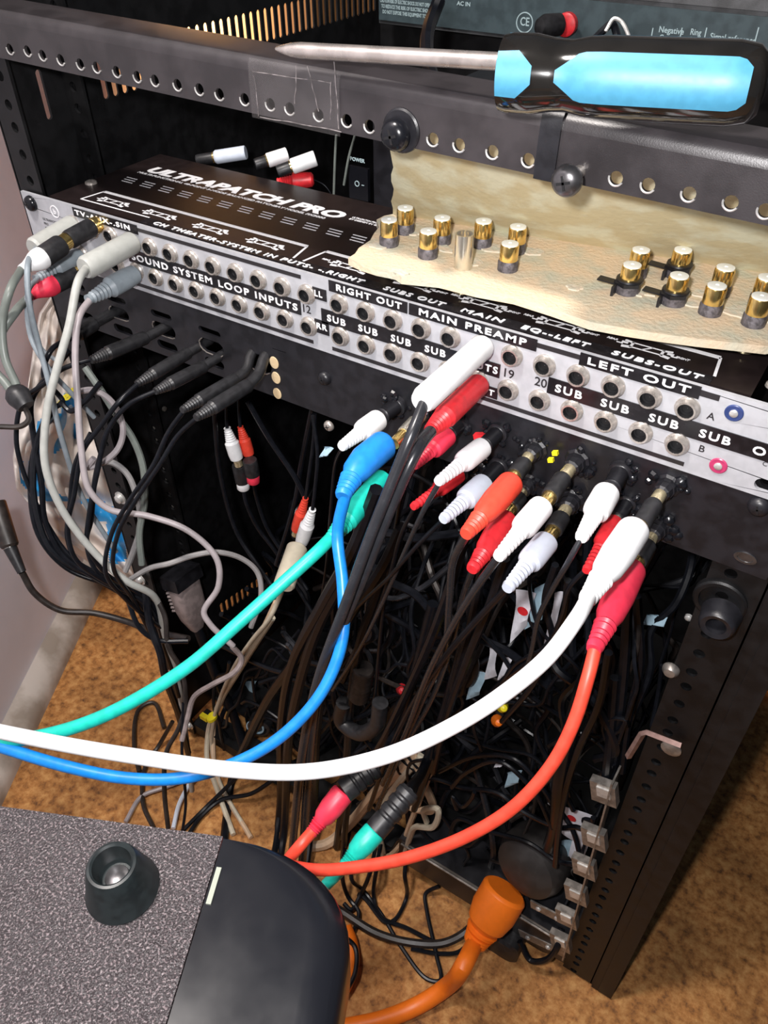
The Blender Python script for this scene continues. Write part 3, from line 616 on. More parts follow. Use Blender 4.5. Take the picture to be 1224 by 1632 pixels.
# --- white and red plugs in the lower panel
plug_cable('lone white plug with a cut tail left of the blue plug', (634, 645), (604, 668), (544, 712), 36, 'fat', M['whitep'], [(534, 740, -30), (528, 800, -22), (520, 900, -10), (505, 1000, 0)], 6, KC)
plug_cable('magenta red plug tucked under the red jack plug', (735, 675), (714, 694), (660, 742), 34, 'fat', M['pinkred'], [(645, 775, -44), (630, 850, -38), (612, 960, -30), (600, 1080, -20), (590, 1180, -12)], 9, KC)
plug_cable('small red ribbed plug behind the upper short white plug', (752, 738), (732, 756), (658, 808), 28, 'fat', M['red'], [(640, 850, -44), (620, 920, -38), (590, 1000, -30), (545, 1080, -22)], 7, KC)
plug_cable('short white plug near the panel middle, upper of two', (795, 688), (770, 712), (698, 768), 36, 'fat', M['whitep'], [(676, 812, -58), (645, 880, -52), (610, 960, -44), (570, 1040, -36), (530, 1100, -30)], 9, M['blackd'])
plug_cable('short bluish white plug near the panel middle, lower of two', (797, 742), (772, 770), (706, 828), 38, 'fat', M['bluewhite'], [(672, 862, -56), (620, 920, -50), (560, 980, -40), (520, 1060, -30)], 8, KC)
plug_cable('upper orange red plug with a grey cable', (855, 715), (816, 768), (742, 852), 44, 'taper', M['orangered'], [(722, 895, -66), (716, 960, -60), (708, 1040, -52), (672, 1120, -44), (630, 1220, -36)], 14, M['blackd'])
plug_cable('lower orange red plug partly behind the upper one', (842, 768), (808, 826), (752, 908), 40, 'taper', M['red'], [(738, 950, -56), (722, 1020, -50), (690, 1110, -44), (640, 1200, -36), (600, 1290, -28)], 12, M['blackd'])
plug_cable('upper white plug with a dark grey cable, on the coupler beside the yellow tab', (921, 733), (864, 806), (794, 888), 42, 'fat', M['whitep'], [(760, 935, -78), (720, 1000, -70), (680, 1080, -60), (650, 1160, -50), (610, 1250, -40)], 14, M['blackd'])
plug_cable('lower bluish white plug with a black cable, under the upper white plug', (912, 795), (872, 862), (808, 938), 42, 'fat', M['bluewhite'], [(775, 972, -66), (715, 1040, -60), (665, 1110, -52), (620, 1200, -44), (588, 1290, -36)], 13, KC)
plug_cable('white plug with a fat head and pinched tail beside the big white plug', (990, 750), (968, 784), (926, 858), 44, 'fat', M['whitep'], [(908, 892, -60), (880, 940, -55), (858, 985, -50), (845, 1045, -42), (820, 1110, -35)], 10, M['blackd'])
plug_cable('narrow red plug between the pinched white plug and the big white one', (1000, 800), (980, 830), (934, 910), 30, 'fat', M['red'], [(908, 935, -55), (895, 980, -48), (870, 1030, -40), (820, 1060, -30), (780, 1120, -24)], 8, KC)
for q, (u, v) in enumerate(((885, 722), (878, 733))):
    p = at(u, v, y=-4); b = MB(); b.box(p, (2.6, 2, 2.2), (1, .2, .3)); tag(b.build('tape_tab', M['yellow'], base=p), ('upper' if q == 0 else 'lower')+' of two tiny yellow green tabs between the couplers', 'tab')
p = at(767, 696, y=-4); b = MB(); b.box(p, (7, 3, 4), (1, .2, .3)); tag(b.build('red_tab', M['red'], base=p), 'tiny red tab in the glue behind the short white plug', 'tab')

# --- hanging white and red pairs inside the rack
def hang(label, top_, a, b_, wpx, m_, y, up, group='hanging plug pair'):
    A, B = at(*a, y=y), at(*b_, y=y); t = thing('hanging_plug', A, label, 'plug', group)
    boot(t, B, A, pw(wpx, A), 'tail', m_, 'plug'); b = MB(); e = B+(B-A).normalized()*5; b.bend([B, e], [pw(wpx*.6, A)]*2, 16); b.build('sleeve', M['palegold'], t)
    jacket('cord', t, [A]+path(up), 1.3, KC); return t
hang('white plug hanging left of its red twin in the dark upper cavity', None, (362, 682), (378, 733), 23, M['whitep'], 20, [(361, 660, 22), (362, 600, 24)])
hang('orange red plug hanging right of its white twin in the dark upper cavity', None, (383, 680), (397, 726), 20, M['orangered'], 30, [(381, 655, 32), (380, 600, 34)])
for lab_, a, e, en, m_, cb in (('black inline socket with a white collar under the hanging white plug', (381, 740), (387, 768), (388, 778), M['whitep'], [(392, 800, 22), (410, 840, 24), (440, 880, 26), (470, 930, 26), (500, 980, 22)]),
      ('black inline socket with a crimson collar under the hanging red plug', (398, 733), (403, 757), (404, 768), M['pinkred'], [(408, 790, 32), (425, 840, 32), (450, 880, 32), (490, 940, 28)])):
    A, B, E_ = (at(*q, y=24) for q in (a, e, en)); t = thing('inline_socket', A, lab_, 'connector'); ring(t, A, B, pw(24, A), KB, 'barrel'); ring(t, B, E_, pw(21, A), m_, 'collar_ring'); jacket('cord', t, [E_]+path(cb), 1.6, KC)
hang('orange ribbed plug meeting the beige connector, behind the white one', None, (487, 794), (472, 846), 20, M['orangered'], 14, [(492, 760, 14), (500, 700, 16), (502, 660, 18)])
hang('white plug meeting the beige connector', None, (498, 812), (480, 866), 24, M['whitep'], 6, [(502, 780, 8), (506, 720, 12), (498, 660, 18)])
t, A, B = plug_cable('beige twin connector body with a cream cord hanging in the rack', None, (474, 872), (452, 935), 34, 'cyl', M['beige'], [(444, 955, 0), (430, 985, -4), (402, 1020, -4), (375, 1060, -2), (352, 1110, 0), (340, 1150, 0), (338, 1200, -2), (352, 1250, -4), (385, 1310, -4)], 9, M['beige'], w0=at(478, 868, y=4))
blk([(434, 985, 0), (408, 1025, 0), (380, 1070, 2), (350, 1120, 4), (332, 1165, 4), (330, 1210, 2), (345, 1255, 0), (372, 1330, -2)], 8, 'cream cord running beside the beige cable, tied with yellow', m_=M['beige'], name='cream_cord')
blk([(440, 960, 6), (415, 1010, 6), (385, 1050, 8), (356, 1110, 8), (340, 1165, 8), (345, 1235, 4), (400, 1335, 0)], 8, 'tan cord behind the cream cord, tied with yellow', m_=M['tan'], name='tan_cord')
p = at(338, 1143, y=-2); b = MB(); b.lathe(p-ZA*2, ZA, [(0, 6.5), (4, 6.5)], 20, flat=.7); b.box(at(326, 1143, y=-6), (9, 5, 6)); tag(b.build('cable_tie', M['yellow'], base=p), 'yellow tie around the cream cords near the left rail', 'cable tie')

# --- grey cables at left
gp = [
 ([(135, 585, 500), (158, 618, 505), (185, 660, 512), (212, 700, 520), (228, 745, 528), (230, 800, 535), (222, 850, 540), (226, 900, 548)], 11, 'greenish grey cable slanting out from behind the dark plugs', 'greengrey'),
 ([(120, 625, 500), (150, 622, 500), (178, 640, 505), (196, 680, 512), (188, 715, 516), (162, 738, 512), (140, 745, 508), (150, 730, 505)], 10, 'pinkish grey cable curling back under the slotted panel', 'pinkgrey'),
 ([(150, 742, 520), (175, 736, 522), (200, 752, 526), (216, 785, 532), (224, 835, 540), (212, 880, 548), (200, 910, 556)], 10, 'grey cable arching beside the steel bolts', 'greycable'),
 ([(205, 925, 556), (240, 905, 545), (270, 898, 540), (305, 886, 545), (345, 880, 550), (385, 890, 560), (410, 912, 566), (416, 950, 572), (400, 1000, 580)], 9, 'thin grey cable arching above the vent grille', 'greycable'),
 ([(200, 925, 545), (240, 945, 545), (262, 980, 548), (268, 1030, 552), (290, 1070, 560), (296, 1120, 566), (285, 1160, 572), (265, 1200, 580), (262, 1260, 590), (268, 1320, 600)], 8, 'grey brown cable dropping along the left rail to the floor', 'brownc'),
 ([(370, 1030, 545), (385, 1050, 548), (375, 1070, 550), (340, 1090, 555), (310, 1110, 562), (300, 1140, 568), (290, 1180, 572)], 9, 'pinkish brown cable hooking past the cream cords', 'iec'),
 ([(50, 470, 520), (48, 520, 522), (70, 560, 524), (100, 580, 528)], 7, 'slate blue cable behind the pale grey plug', 'bluegrey'),
]
for p_, w_, l_, m_ in gp: blk(p_, w_, l_, m_=M[m_], name='grey_cable')
lp = [
 ([(110, 560, 485), (76, 600, 492), (50, 640, 500), (54, 700, 505), (66, 770, 510), (72, 830, 518), (100, 885, 526), (160, 925, 538), (230, 960, 550), (265, 1040, 600), (285, 1110, 650)], 9, 'black cable bowing over the plastic bag'),
 ([(96, 640, 495), (112, 655, 495), (135, 640, 492), (160, 610, 488)], 9, 'short black cable hooked around the pinkish cable'),
 ([(78, 655, 500), (58, 710, 505), (54, 790, 512), (78, 870, 522), (120, 905, 532), (150, 915, 538), (205, 945, 548), (250, 1000, 580)], 10, 'black cable running down the left side onto the rail bolts'),
 ([(145, 690, 505), (120, 740, 510), (112, 800, 518), (108, 860, 525), (130, 905, 532), (200, 950, 552)], 8, 'black cable dropping between the two light grey cables'),
 ([(170, 690, 500), (152, 760, 508), (145, 830, 516), (138, 860, 520), (150, 905, 528), (205, 955, 552), (250, 1010, 582)], 8, 'black cable dropping in front of the blue bag print'),
 ([(232, 940, 540), (238, 990, 545), (255, 1040, 550), (262, 1075, 565), (285, 1140, 620), (300, 1200, 680)], 12, 'flat dark cable bundle lying on the rail bolts'),
 ([(205, 960, 540), (222, 1000, 545), (250, 1020, 550), (300, 1022, 552)], 8, 'dark cable turning into the rack above the power plug'),
 ([(292, 1120, 565), (290, 1200, 575), (296, 1280, 590), (290, 1330, 600)], 5, 'thin dark wire hanging straight down by the lower left corner'),
]
for p_, w_, l_ in lp: blk(p_, w_, l_)
# --- 3.5 mm plug at left edge, its thin cable runs to the rack
t = thing('small_jack_plug', at(15, 865, d=620), 'small black jack plug with a bright tip hanging at the left picture edge', 'plug')
A, B = at(-6, 800, d=620), at(16, 872, d=620); boot(t, A, B, 7, 'cyl', M['brownc'], 'plug'); b = MB(); b.bend([B, B.lerp(A, -.08)], [4.2, 4.0], 14); b.build('bright_tip', M['steel'], t)
A2 = at(35, 912, d=622); b = MB(); b.bend([B, A2], [5.2, 3.4], 14); b.build('boot', KB, t)
jacket('cord', t, [A2]+path([(55, 945, 630), (95, 972, 640), (150, 977, 648), (200, 990, 650), (235, 1003, 640), (262, 1010, 620), (300, 1018, 605)]), 2.6, M['brownc'])
# --- power plug (IEC) with ridges
t = thing('power_plug_cable', at(300, 950, y=30), 'brown grey ridged power plug with a black cord inside the lower left of the rack', 'plug')
A, B = at(292, 928, y=30), at(315, 1002, y=24); dv = (B-A).normalized(); a_, b_, _ = frame(dv)
b = MB(); L = (B-A).length; rs = []
for k, (t_, w_) in enumerate([(0, 14), (.05, 15.5), (.5, 15), (.7, 13), (.95, 7.5), (1, 6)]):
    c = A.lerp(B, t_); rs.append([c+a_*(w_*math.copysign(abs(math.cos(q))**.5, math.cos(q)))+b_*(w_*.62*math.copysign(abs(math.sin(q))**.5, math.sin(q))) for q in [2*math.pi*j/24 for j in range(24)]])
b.rings(rs); bo = b.build('plug_body', M['iec'], t)
b = MB()
for k in range(8): c = A.lerp(B, .06+.075*k); b.box(c-RT*15.0, (5, 16, 2.2), RT, FW)
b.build('grip_ridges', M['iec'], bo)
b = MB(); b.box(A.lerp(B, -.12), (34, 22, 14), a_, b_); b.build('inlet', M['panel'], t)
jacket('cord', t, [B]+path([(326, 1030, 22), (345, 1080, 20), (372, 1140, 20), (400, 1230, 16)]), 5, KC)

# ================================================================ cardboard shelf with gold couplers
cs = thing('cardboard_shelf', (350, 40, 58), 'folded tan cardboard bracket with torn edges hanging under the crossbar', 'cardboard')
edge_px = [(555, 411), (566, 404), (572, 395), (590, 383), (596, 372), (604, 362), (600, 350), (612, 344), (626, 341)]
fr_px = [(575, 420), (600, 428), (630, 434), (640, 441), (700, 447), (760, 462), (820, 473), (880, 492), (941, 513), (1000, 524), (1060, 533), (1113, 540), (1170, 546), (1224, 552)]
ZC = 58
e1 = [at(u, v, z=ZC) for u, v in edge_px]; f1 = [at(u, v, z=ZC) for u, v in fr_px]
F0 = e1[-1]; FR = Vector((470, 97, ZC)); FRN = Vector((476, 45, ZC))
poly = [F0, FR, FRN]+f1[::-1]+e1[:-1]
b = MB(); b.prism(poly, (0, 0, -3.8)); o = b.build('shelf_flap', M['cardtorn'], cs); fixn(o)
# leaning upright flap
T0 = at(618, 232, y=6); T1 = Vector((470, 12, 128)); T0 = Vector((T0.x, 8, 128)); up = []
n = 14; L0 = [F0.lerp(T0, k/n)+XA*random.uniform(-1.2, 1.2) for k in range(n+1)]
poly = L0+[T1+XA*6, FR+XA*2]
nv = (T0-F0).cross(FR-F0).normalized(); b = MB(); b.prism(poly, nv*3.6); fixn(b.build('upright_flap', mat('greenish_cardboard', (.60, .52, .32), .85, 0, .10, 60, .5, 200, col2=(.62, .60, .44), ramp=(.45, .62)), cs))
# smears of dried glue and torn paper
random.seed(5)
b = MB(); N2 = -nv if (-nv).y < 0 else nv
if N2.dot(FW) > 0: N2 = -N2
def on_up(u, v):
    r = RT*((u-612)/FPX)+DN*((v-816)/FPX)+FW; t = (F0-CAM).dot(nv)/r.dot(nv); return CAM+r*t
def smear(mb, c, ax, ay, n_, rx, ry, k=10, th=.5):
    ax = Vector(ax).normalized(); ay = Vector(ay).normalized(); out = []
    for j in range(k):
        q = 2*math.pi*j/k; s_ = random.uniform(.6, 1.25); out.append(c+ax*(rx*s_*math.cos(q))+ay*(ry*s_*math.sin(q)))
    mb.prism(out, n_*th)
ud = (T0-F0).normalized()
for u, v, rx, ry in [(720, 272, 4, 8), (722, 292, 6, 5), (800, 285, 5, 7), (1020, 330, 3, 8), (1030, 352, 4, 7), (1078, 350, 6, 12), (1060, 372, 7, 7), (1160, 385, 8, 9), (1165, 362, 6, 7), (880, 370, 8, 4), (1200, 410, 6, 8), (985, 345, 4, 5)]:
    b = MB(); smear(b, on_up(u, v)+N2*(3.7 if nv.dot(FW) < 0 else .1), XA, ud, N2, rx*.8, ry*.8); b.build('glue_smear', mat('pale_glue', (.70, .75, .66), .6, 0, .25, 300, .8, 500), cs)
b = MB()
for u, v, rx, ry in [(655, 372, 6, 3), (700, 395, 9, 4), (750, 418, 6, 4), (780, 395, 8, 5), (850, 402, 6, 4), (915, 460, 4, 2.5), (1010, 465, 10, 4), (1090, 480, 10, 5), (1120, 470, 6, 5), (1180, 500, 8, 6), (600, 392, 5, 4), (640, 435, 5, 2), (1215, 505, 6, 5)]:
    b = MB(); smear(b, at(u, v, z=ZC), XA, YA, ZA, rx, ry, 12, .7); b.build('torn_paper', mat('torn_paper', (.66, .55, .42), .95, 0, .0, 200, 1, 500, col2=(.55, .54, .44)), cs)
# gold couplers
def gold_coupler(u, v, kind, label):
    top_ = at(u, v, z=ZC+ (13 if kind != 'tall' else 17)); x, y = top_.x, top_.y; zt = top_.z; t = thing('gold_coupler', (x, y, ZC), label, 'connector', 'gold couplers pushed through the cardboard shelf')
    R = 4.5; nk = zt-ZC
    if kind == 'tall':
        b = MB(); b.lathe((x, y, ZC), ZA, [(0, R), (nk, R), (nk, R*.86), (nk-5, R*.84)], 26, cap=False); b.build('sleeve', M['brass'], t)
        b = MB(); b.lathe((x, y, ZC), ZA, [(0, R*.8), (nk-5, R*.8)], 20); b.build('inner_wall', M['gold'], t)
    else:
        b = MB(); b.lathe((x, y, ZC+5), ZA, [(0, R), (nk-6.2, R), (nk-5.4, R*.93)], 26); b.build('sleeve', M['gold'], t)
        b = MB(); b.lathe((x, y, zt-1.2), ZA, [(0, R*.9), (1.4, R*.9), (1.5, R*.82), (1.5, R*.2), (1.1, R*.18), (1.1, .05)], 22); b.build('insulator', M['ins'], t)
        b = MB(); rr = R*(1.28 if kind != 'plain' else 1.12); b.lathe((x, y, ZC-.5), ZA, [(0, rr), (4.5, rr), (5.6, R*1.02), (5.6, R*.9)], 14 if kind != 'plain' else 20); b.build('collar', mat('grey_collar', (.12, .11, .12), .5, .3, .4, 500, .6, 900), t)
        if kind == 'nut':
            b = MB(); b.lathe((x, y, ZC+4), ZA, [(0, R*1.5), (1.6, R*1.5), (2.2, R*1.2), (2.2, R)], 6); b.lathe((x, y, ZC+6), ZA, [(0, R*1.35), (.8, R*1.3), (.9, R)], 22); b.build('hex_nut', M['panel'], t, ang=20)
            b = MB(); b.box((x-9, y-2.5, ZC+4.4), (9, 4.6, .7), (1, .25, -.15)); b.box((x-4.5, y-6, ZC+2), (1.2, 5, 5), (1, .2, 0)); b.build('solder_tab', M['panel'], t)
    b = MB(); b.lathe((x, y, ZC-3.8), -ZA, [(0, R*1.1), (1.5, R*1.1), (1.6, R), (8.5, R), (8.5, R*.8)], 20); b.build('lower_sleeve', M['palegold'], t)
for u, v, k_, l_ in [(646, 331, 'plain', 'gold coupler at the back left corner of the cardboard shelf'), (620, 350, 'plain', 'gold coupler nearest the torn left edge of the cardboard'),
   (705, 347, 'plain', 'gold coupler in the back line with a chipped collar, second from left'), (683, 368, 'plain', 'gold coupler in the front line, second from the left edge'),
   (741, 372, 'tall', 'bare hollow silvery sleeve without a collar standing in the cardboard'), (771, 352, 'plain', 'gold coupler in the back line just right of the hollow sleeve'),
   (826, 361, 'plain', 'gold coupler behind the knurled one at the shelf middle'), (813, 388, 'plain', 'gold coupler with a knurled dark collar at the shelf middle'),
   (1022, 398, 'plain', 'gold coupler behind the first nut fitted one on the right half'), (1008, 422, 'nut', 'gold coupler with black nut and solder tab, left one in the front line'),
   (1089, 398, 'nut', 'gold coupler with black nut and tab in the back line'), (1083, 439, 'nut', 'gold coupler with black nut and tab, right one in the front line'),
   (1157, 426, 'plain', 'gold coupler in the back line close to the right end'), (1143, 455, 'plain', 'gold coupler in the front line with a short collar close to the right end'),
   (1224, 442, 'plain', 'gold coupler in the back line cut by the right picture edge'), (1214, 472, 'plain', 'gold coupler in the front line cut by the right picture edge')]:
    gold_coupler(u, v, k_, l_)

# ================================================================ screwdriver on the crossbar
sd = thing('screwdriver', at(805, 115, z=159), 'screwdriver with a black and sky blue handle lying on the crossbar', 'screwdriver')
S0 = at(440, 78, z=150.5); S1 = at(812, 98, z=157.5); H0 = at(806, 117, z=158); H1 = at(1222, 136, z=161)
S1 = at(830, 100, z=157)
ax_ = (S1-S0).normalized(); L = (S1-S0).length
b = MB(); a_, b_, _ = frame(ax_); r = 3.1; prof = [(0, .7, .7), (3, 1.9, 1.6), (8, 3.0, 2.6), (13, r, r), (L+8, r, r)]
b.rings([[S0+ax_*t_+a_*(ra*math.cos(q))+b_*(rb*math.sin(q)) for q in [2*math.pi*j/20 for j in range(20)]] for t_, ra, rb in prof]); b.build('shaft', M['chrome'], sd)
hx = (H1-H0).normalized(); HL = (H1-H0).length; R = 12.3
hp = [(-1, 6), (-.8, R*.95), (2, R), (10, R), (17, R*.90), (22, R*.88), (28, R*.97), (34, R), (HL-10, R), (HL-4, R*.92), (HL-1, R*.7), (HL, R*.3)]
def hr(t):
    for i in range(len(hp)-1):
        if hp[i][0] <= t <= hp[i+1][0]: f = (t-hp[i][0])/(hp[i+1][0]-hp[i][0]); return hp[i][1]*(1-f)+hp[i+1][1]*f
    return R
b = MB(); b.lathe(H0, hx, hp, 40); hd = b.build('handle', M['hblack'], sd, ang=50)
a_, b_, _ = frame(hx); tocam = (CAM-(H0+H1)/2); tocam -= hx*tocam.dot(hx); tocam.normalize(); side_ = hx.cross(tocam).normalized()
def grip(t0, t1, hw, point, ph0, name='grip_inlay'):
    b = MB(); nt_, na = 26, 10; rows_ = []
    for i in range(nt_+1):
        t_ = t0+(t1-t0)*i/nt_; f = i/nt_
        if point: k = min(1, .25+.75*min(1, f*point)); e = max(0, (f-.93)/.07); k *= math.sqrt(max(.0, 1-e*e*.55))
        else: k = min(1, .9+f*.1) if f < .55 else 1-.65*(f-.55)/.45
        for j in range(na+1):
            ph = ph0+hw*k*(j/na*2-1); rr = (hr(t_) if point else R)+.25; rows_.append(H0+hx*t_+(tocam*math.cos(ph)+side_*math.sin(ph))*rr)
    fs = [[i*(na+1)+j, (i+1)*(na+1)+j, (i+1)*(na+1)+j+1, i*(na+1)+j+1] for i in range(nt_) for j in range(na)]
    nv_ = len(rows_); inner = [p-(p-(H0+hx*((p-H0).dot(hx)))).normalized()*.8 for p in rows_]; b.add(rows_+inner, fs+[[k+nv_ for k in f[::-1]] for f in fs])
    return fixn(b.build(name, M['sblue'], hd, ang=60))
for ph in (0.02, 2.35, 3.95):
    grip(-.5, 11.5, .62, 0, ph); grip(19, HL-5, .64, 8, ph)

# ================================================================ gear above and behind
rd = thing('rear_gear', (220, 380, 95), 'slate grey powered unit seen from behind, text panel under its top, above the screwdriver', 'audio unit')
b = MB(); b.box((250, 408, 100), (462, 30, 36)); b.build('case', M['devtop'], rd)
b = MB(); b.prism([Vector((22, 392.5, 118)), Vector((478, 392.5, 118)), Vector((478, 430, 300)), Vector((22, 430, 300))], (0, 2, 0)); b.build('cover', M['devtop'], rd)
b = MB(); b.box((250, 392, 100), (460, 1.5, 30)); pn = b.build('rear_text_panel', M['devpanel'], rd)
def dvp(u, v): return at(u, v, y=391)
b = MB()
for s_, u, v, wmm, h in [('Negative', 1050, 51, 19, 4), ('Ground', 1050, 64, 15, 4), ('Ring', 1100, 55, 8, 4), ('Sleeve', 1097, 68, 13, 4), ('Signal reference', 1131, 62, 33, 4), ('Ground', 1146, 76, 15, 4), ('CE', 829, 40, 8, 6)]:
    b = MB(); letters(b, s_, dvp(u, v), XA, ZA, h, wmm, .015, 0, .3); b.build('printed_word', M['wtext'], pn)
for u in (1038, 1084, 1123, 1205): b = MB(); p = dvp(u, 60); b.box(p, (.8, .5, 13)); b.build('printed_divider', M['wtext'], pn)
for k, s_ in enumerate(['CAUTION RISK OF ELECTRIC SHOCK DO NOT OPEN', 'TO REDUCE THE RISK OF ELECTRIC SHOCK', 'DO NOT EXPOSE THIS EQUIPMENT TO RAIN']): b = MB(); letters(b, s_, dvp(606+k*2, 3+k*9), XA, ZA, 2.8, 52, .02, 0, .3); b.build('printed_line', M['wtext'], pn)
b = MB(); p = dvp(836, 36); b.lathe(p+YA*.3, (0, -1, 0), [(0, 7.6), (.5, 7.6), (.5, 6.8), (0, 6.8)], 28, cap=False); b.build('printed_ring', M['wtext'], pn)
b = MB(); letters(b, 'AC IN', dvp(728, 8), XA, ZA, 3, 13, .02, 0, .3)
b.build('printed_word', M['wtext'], pn)
blk([(700, 0, 500), (692, 20, 500), (682, 50, 490), (680, 85, 480), (690, 130, 460)], 22, 'thick dark power cord dropping in front of the slate unit', name='mains_cable')
t = thing('binding_post', at(895, 45, y=380), 'black knob with a red collar on the slate unit behind the screwdriver', 'connector'); p = at(905, 38, y=380)
b = MB(); b.lathe(p, (0, -1, 0), [(0, 8.5), (5, 8.5), (6, 7)], 20); b.build('collar', M['red'], t); b = MB(); b.lathe(p-YA*6+XA*-5, (-.5, -1, 0), [(0, 8), (14, 8.6), (20, 6), (22, 1)], 20); b.build('knob', KB, t)
blk([(965, 50, 470), (978, 30, 468), (990, 34, 466), (1003, 60, 462), (1008, 75, 460)], 6, 'bright wire loop beside the printed Negative Ground text', m_=M['steel'], name='wire_loop')
blk([(940, 70, 480), (960, 50, 478), (975, 38, 475), (985, 62, 470)], 12, 'dark lead crossing the slate unit next to the bright wire', name='mains_cable')
# black unit with rocker switch behind the patchbay
sw = thing('power_unit', (185, 150, 20), 'black unit with a rocker switch behind the patchbay', 'audio unit')
b = MB(); b.box((196, 240, 0), (60, 160, 150)); b.build('case', M['panel'], sw)
ps = at(573, 292, y=158); b = MB(); b.box(ps, (16, 3, 22)); r_ = b.build('rocker_switch', M['gloss'], sw)
for s_, q, wm in (('POWER', (-6, -1.6, 15), 12), ('REMOTE', (-6, -1.6, -18), 12), ('-', (3, -1.6, -1), 2)): b = MB(); letters(b, s_, ps+Vector(q), XA, ZA, 2.4, wm, .02, 0, .3); b.build('printed_word', M['wtext'], sw)
b = MB(); b.lathe(ps+Vector((-1, -1.4, 0)), (0, -1, 0), [(0, 2), (.4, 2), (.4, 1.5), (0, 1.5)], 14, cap=False); b.build('printed_ring', M['wtext'], sw)
# plugs lying behind the patchbay
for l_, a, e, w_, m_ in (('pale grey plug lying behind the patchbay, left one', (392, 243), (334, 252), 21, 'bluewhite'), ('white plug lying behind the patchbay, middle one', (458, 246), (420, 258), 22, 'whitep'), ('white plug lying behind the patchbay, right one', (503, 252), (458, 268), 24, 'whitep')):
    A, B = at(*a, y=125), at(*e, y=112); t = thing('rear_plug', A, l_, 'plug', 'white plugs behind the patchbay'); boot(t, A, A.lerp(B, .85), pw(w_, A), 'cyl', M[m_], 'plug'); ring(t, A.lerp(B, .8), A.lerp(B, 1.35), pw(w_, A)*.8, KB, 'barrel'); ring(t, A.lerp(B, .78), A.lerp(B, .9), pw(w_, A)*.86, M['gold'], 'gold_ring')
A, B = at(500, 286, y=125), at(442, 290, y=112); t = thing('rear_plug', A, 'red plug lying behind the patchbay below the white ones', 'plug', None); boot(t, A, B, pw(24, A), 'tail', M['red'], 'plug')
blk([(498, 285, 126), (518, 296, 128), (530, 315, 130), (532, 330, 132)], 2, 'hair thin wire beside the red plug behind the patchbay', name='thin_wire')
blk([(536, 215, 130), (534, 250, 130), (532, 310, 130)], 4, 'dark grey cord standing behind the patchbay, left one', m_=M['greengrey'], name='thin_cable')
blk([(566, 215, 135), (556, 250, 135), (548, 295, 135)], 4, 'dark grey cord standing behind the patchbay, right one', m_=M['greengrey'], name='thin_cable')

# ================================================================ device at lower left
dz = -60; E1 = Vector((.908, .42, 0)).normalized(); E2 = Vector((-E1.y, E1.x, 0)); D0 = at(355, 1333, z=dz)
dv = thing('speckled_device', D0-E1*60-E2*60+ZA*-80, 'speckled dark metal box with a rubber foot and glossy black rounded end', 'electronic device')
b = MB(); q = [D0-E1*150, D0, D0-E2*130, D0-E1*150-E2*130]; b.prism(q, (0, 0, -70)); fixn(b.build('metal_cover', M['speck'], dv))
# glossy end cap: rounded in plan and section
Wd, Dp, Hh = 53, 130, 84; rings_ = []
def plan(off, z):
    pts = []; w_, d0 = Wd-off, 6-off*0
    oy = off*.06; pts.append(D0+E1*.4-E2*(Dp-off))
    pts.append(D0+E1*.4+E2*(-oy))
    for k in range(11):
        a = math.pi/2-(math.pi/2)*k/10; rx = min(40, w_-2); ry = 34; pts.append(D0+E1*(w_-rx+rx*math.cos(a))+E2*(-oy-ry+ry*math.sin(a)))
    pts.append(D0+E1*w_-E2*(Dp-off)); return [Vector((p.x, p.y, z)) for p in pts]
for k in range(9): a = math.pi/2*k/8; rings_.append(plan(14*(1-math.sin(a)), dz-9+9*math.cos(a)-.2))
for k in range(1, 9): a = math.pi/2*k/8; rings_.append(plan(24*(1-math.cos(a)), dz-25-45*math.sin(a)))
b = MB(); b.rings(rings_); fixn(b.build('gloss_end_cap', M['gloss'], dv, ang=40))
ft = at(196, 1416, z=dz); b = MB(); b.lathe(ft-ZA*.3, ZA, [(0, 12.6), (1.2, 12.8), (2, 12.4), (17, 8.9), (18.4, 8.2), (18.6, 7.3), (18, 6.6), (10, 5.6), (9, 5.0)], 40); b.lathe(ft, ZA, [(8.8, 5.2), (8.9, .1)], 20, cap=False); f_ = b.build('rubber_foot', M['rubber'], dv)
b = MB(); b.lathe(ft+ZA*8.9, ZA, [(0, 4.3), (.8, 4.0), (1.6, 2), (1.6, .1)], 20); b.build('foot_screw', M['gun'], f_)
b = MB(); p = at(341, 1412, z=dz); b.box(p, (1.8, 13, 1.2), E1, E2); b.build('pale_tab', mat('pale_tab', (.26, .28, .23), .6), dv)
st = thing('stand', D0-E1*60-E2*70+Vector((0, 0, FL-dz)), 'dark pedestal hidden under the speckled device', 'stand')
b = MB(); b.box(D0-E1*60-E2*70+ZA*(-73), (140, 100, 6), E1, E2); b.build('top_board', M['rack'], st)
b = MB(); c = D0-E1*60-E2*70; b.lathe(Vector((c.x, c.y, FL)), ZA, [(0, 70), (8, 70), (10, 22), (FL*-1+dz-76, 22)], 24); b.build('column', M['rack'], st)

# ================================================================ plastic bag
bg_ = [(455, 92, 112), (500, 62, 122), (560, 52, 140), (620, 44, 152), (680, 28, 168), (730, 20, 182), (780, 26, 196), (820, 60, 208), (850, 78, 214), (880, 118, 224), (910, 160, 232), (935, 196, 236)]
blue_polys = [[(92, 630), (150, 610), (150, 640), (100, 665)], [(60, 668), (110, 650), (125, 690), (75, 730), (50, 720)], [(28, 735), (62, 732), (72, 775), (105, 792), (50, 790), (30, 765)], [(60, 782), (110, 792), (165, 796), (165, 802), (70, 796)], [(146, 796), (196, 812), (200, 890), (172, 900), (168, 830), (148, 825)]]
def inpoly(u, v, P):
    c = False; j = len(P)-1
    for i in range(len(P)):
        if (P[i][1] > v) != (P[j][1] > v) and u < (P[j][0]-P[i][0])*(v-P[i][1])/(P[j][1]-P[i][1])+P[i][0]: c = not c
        j = i
    return c
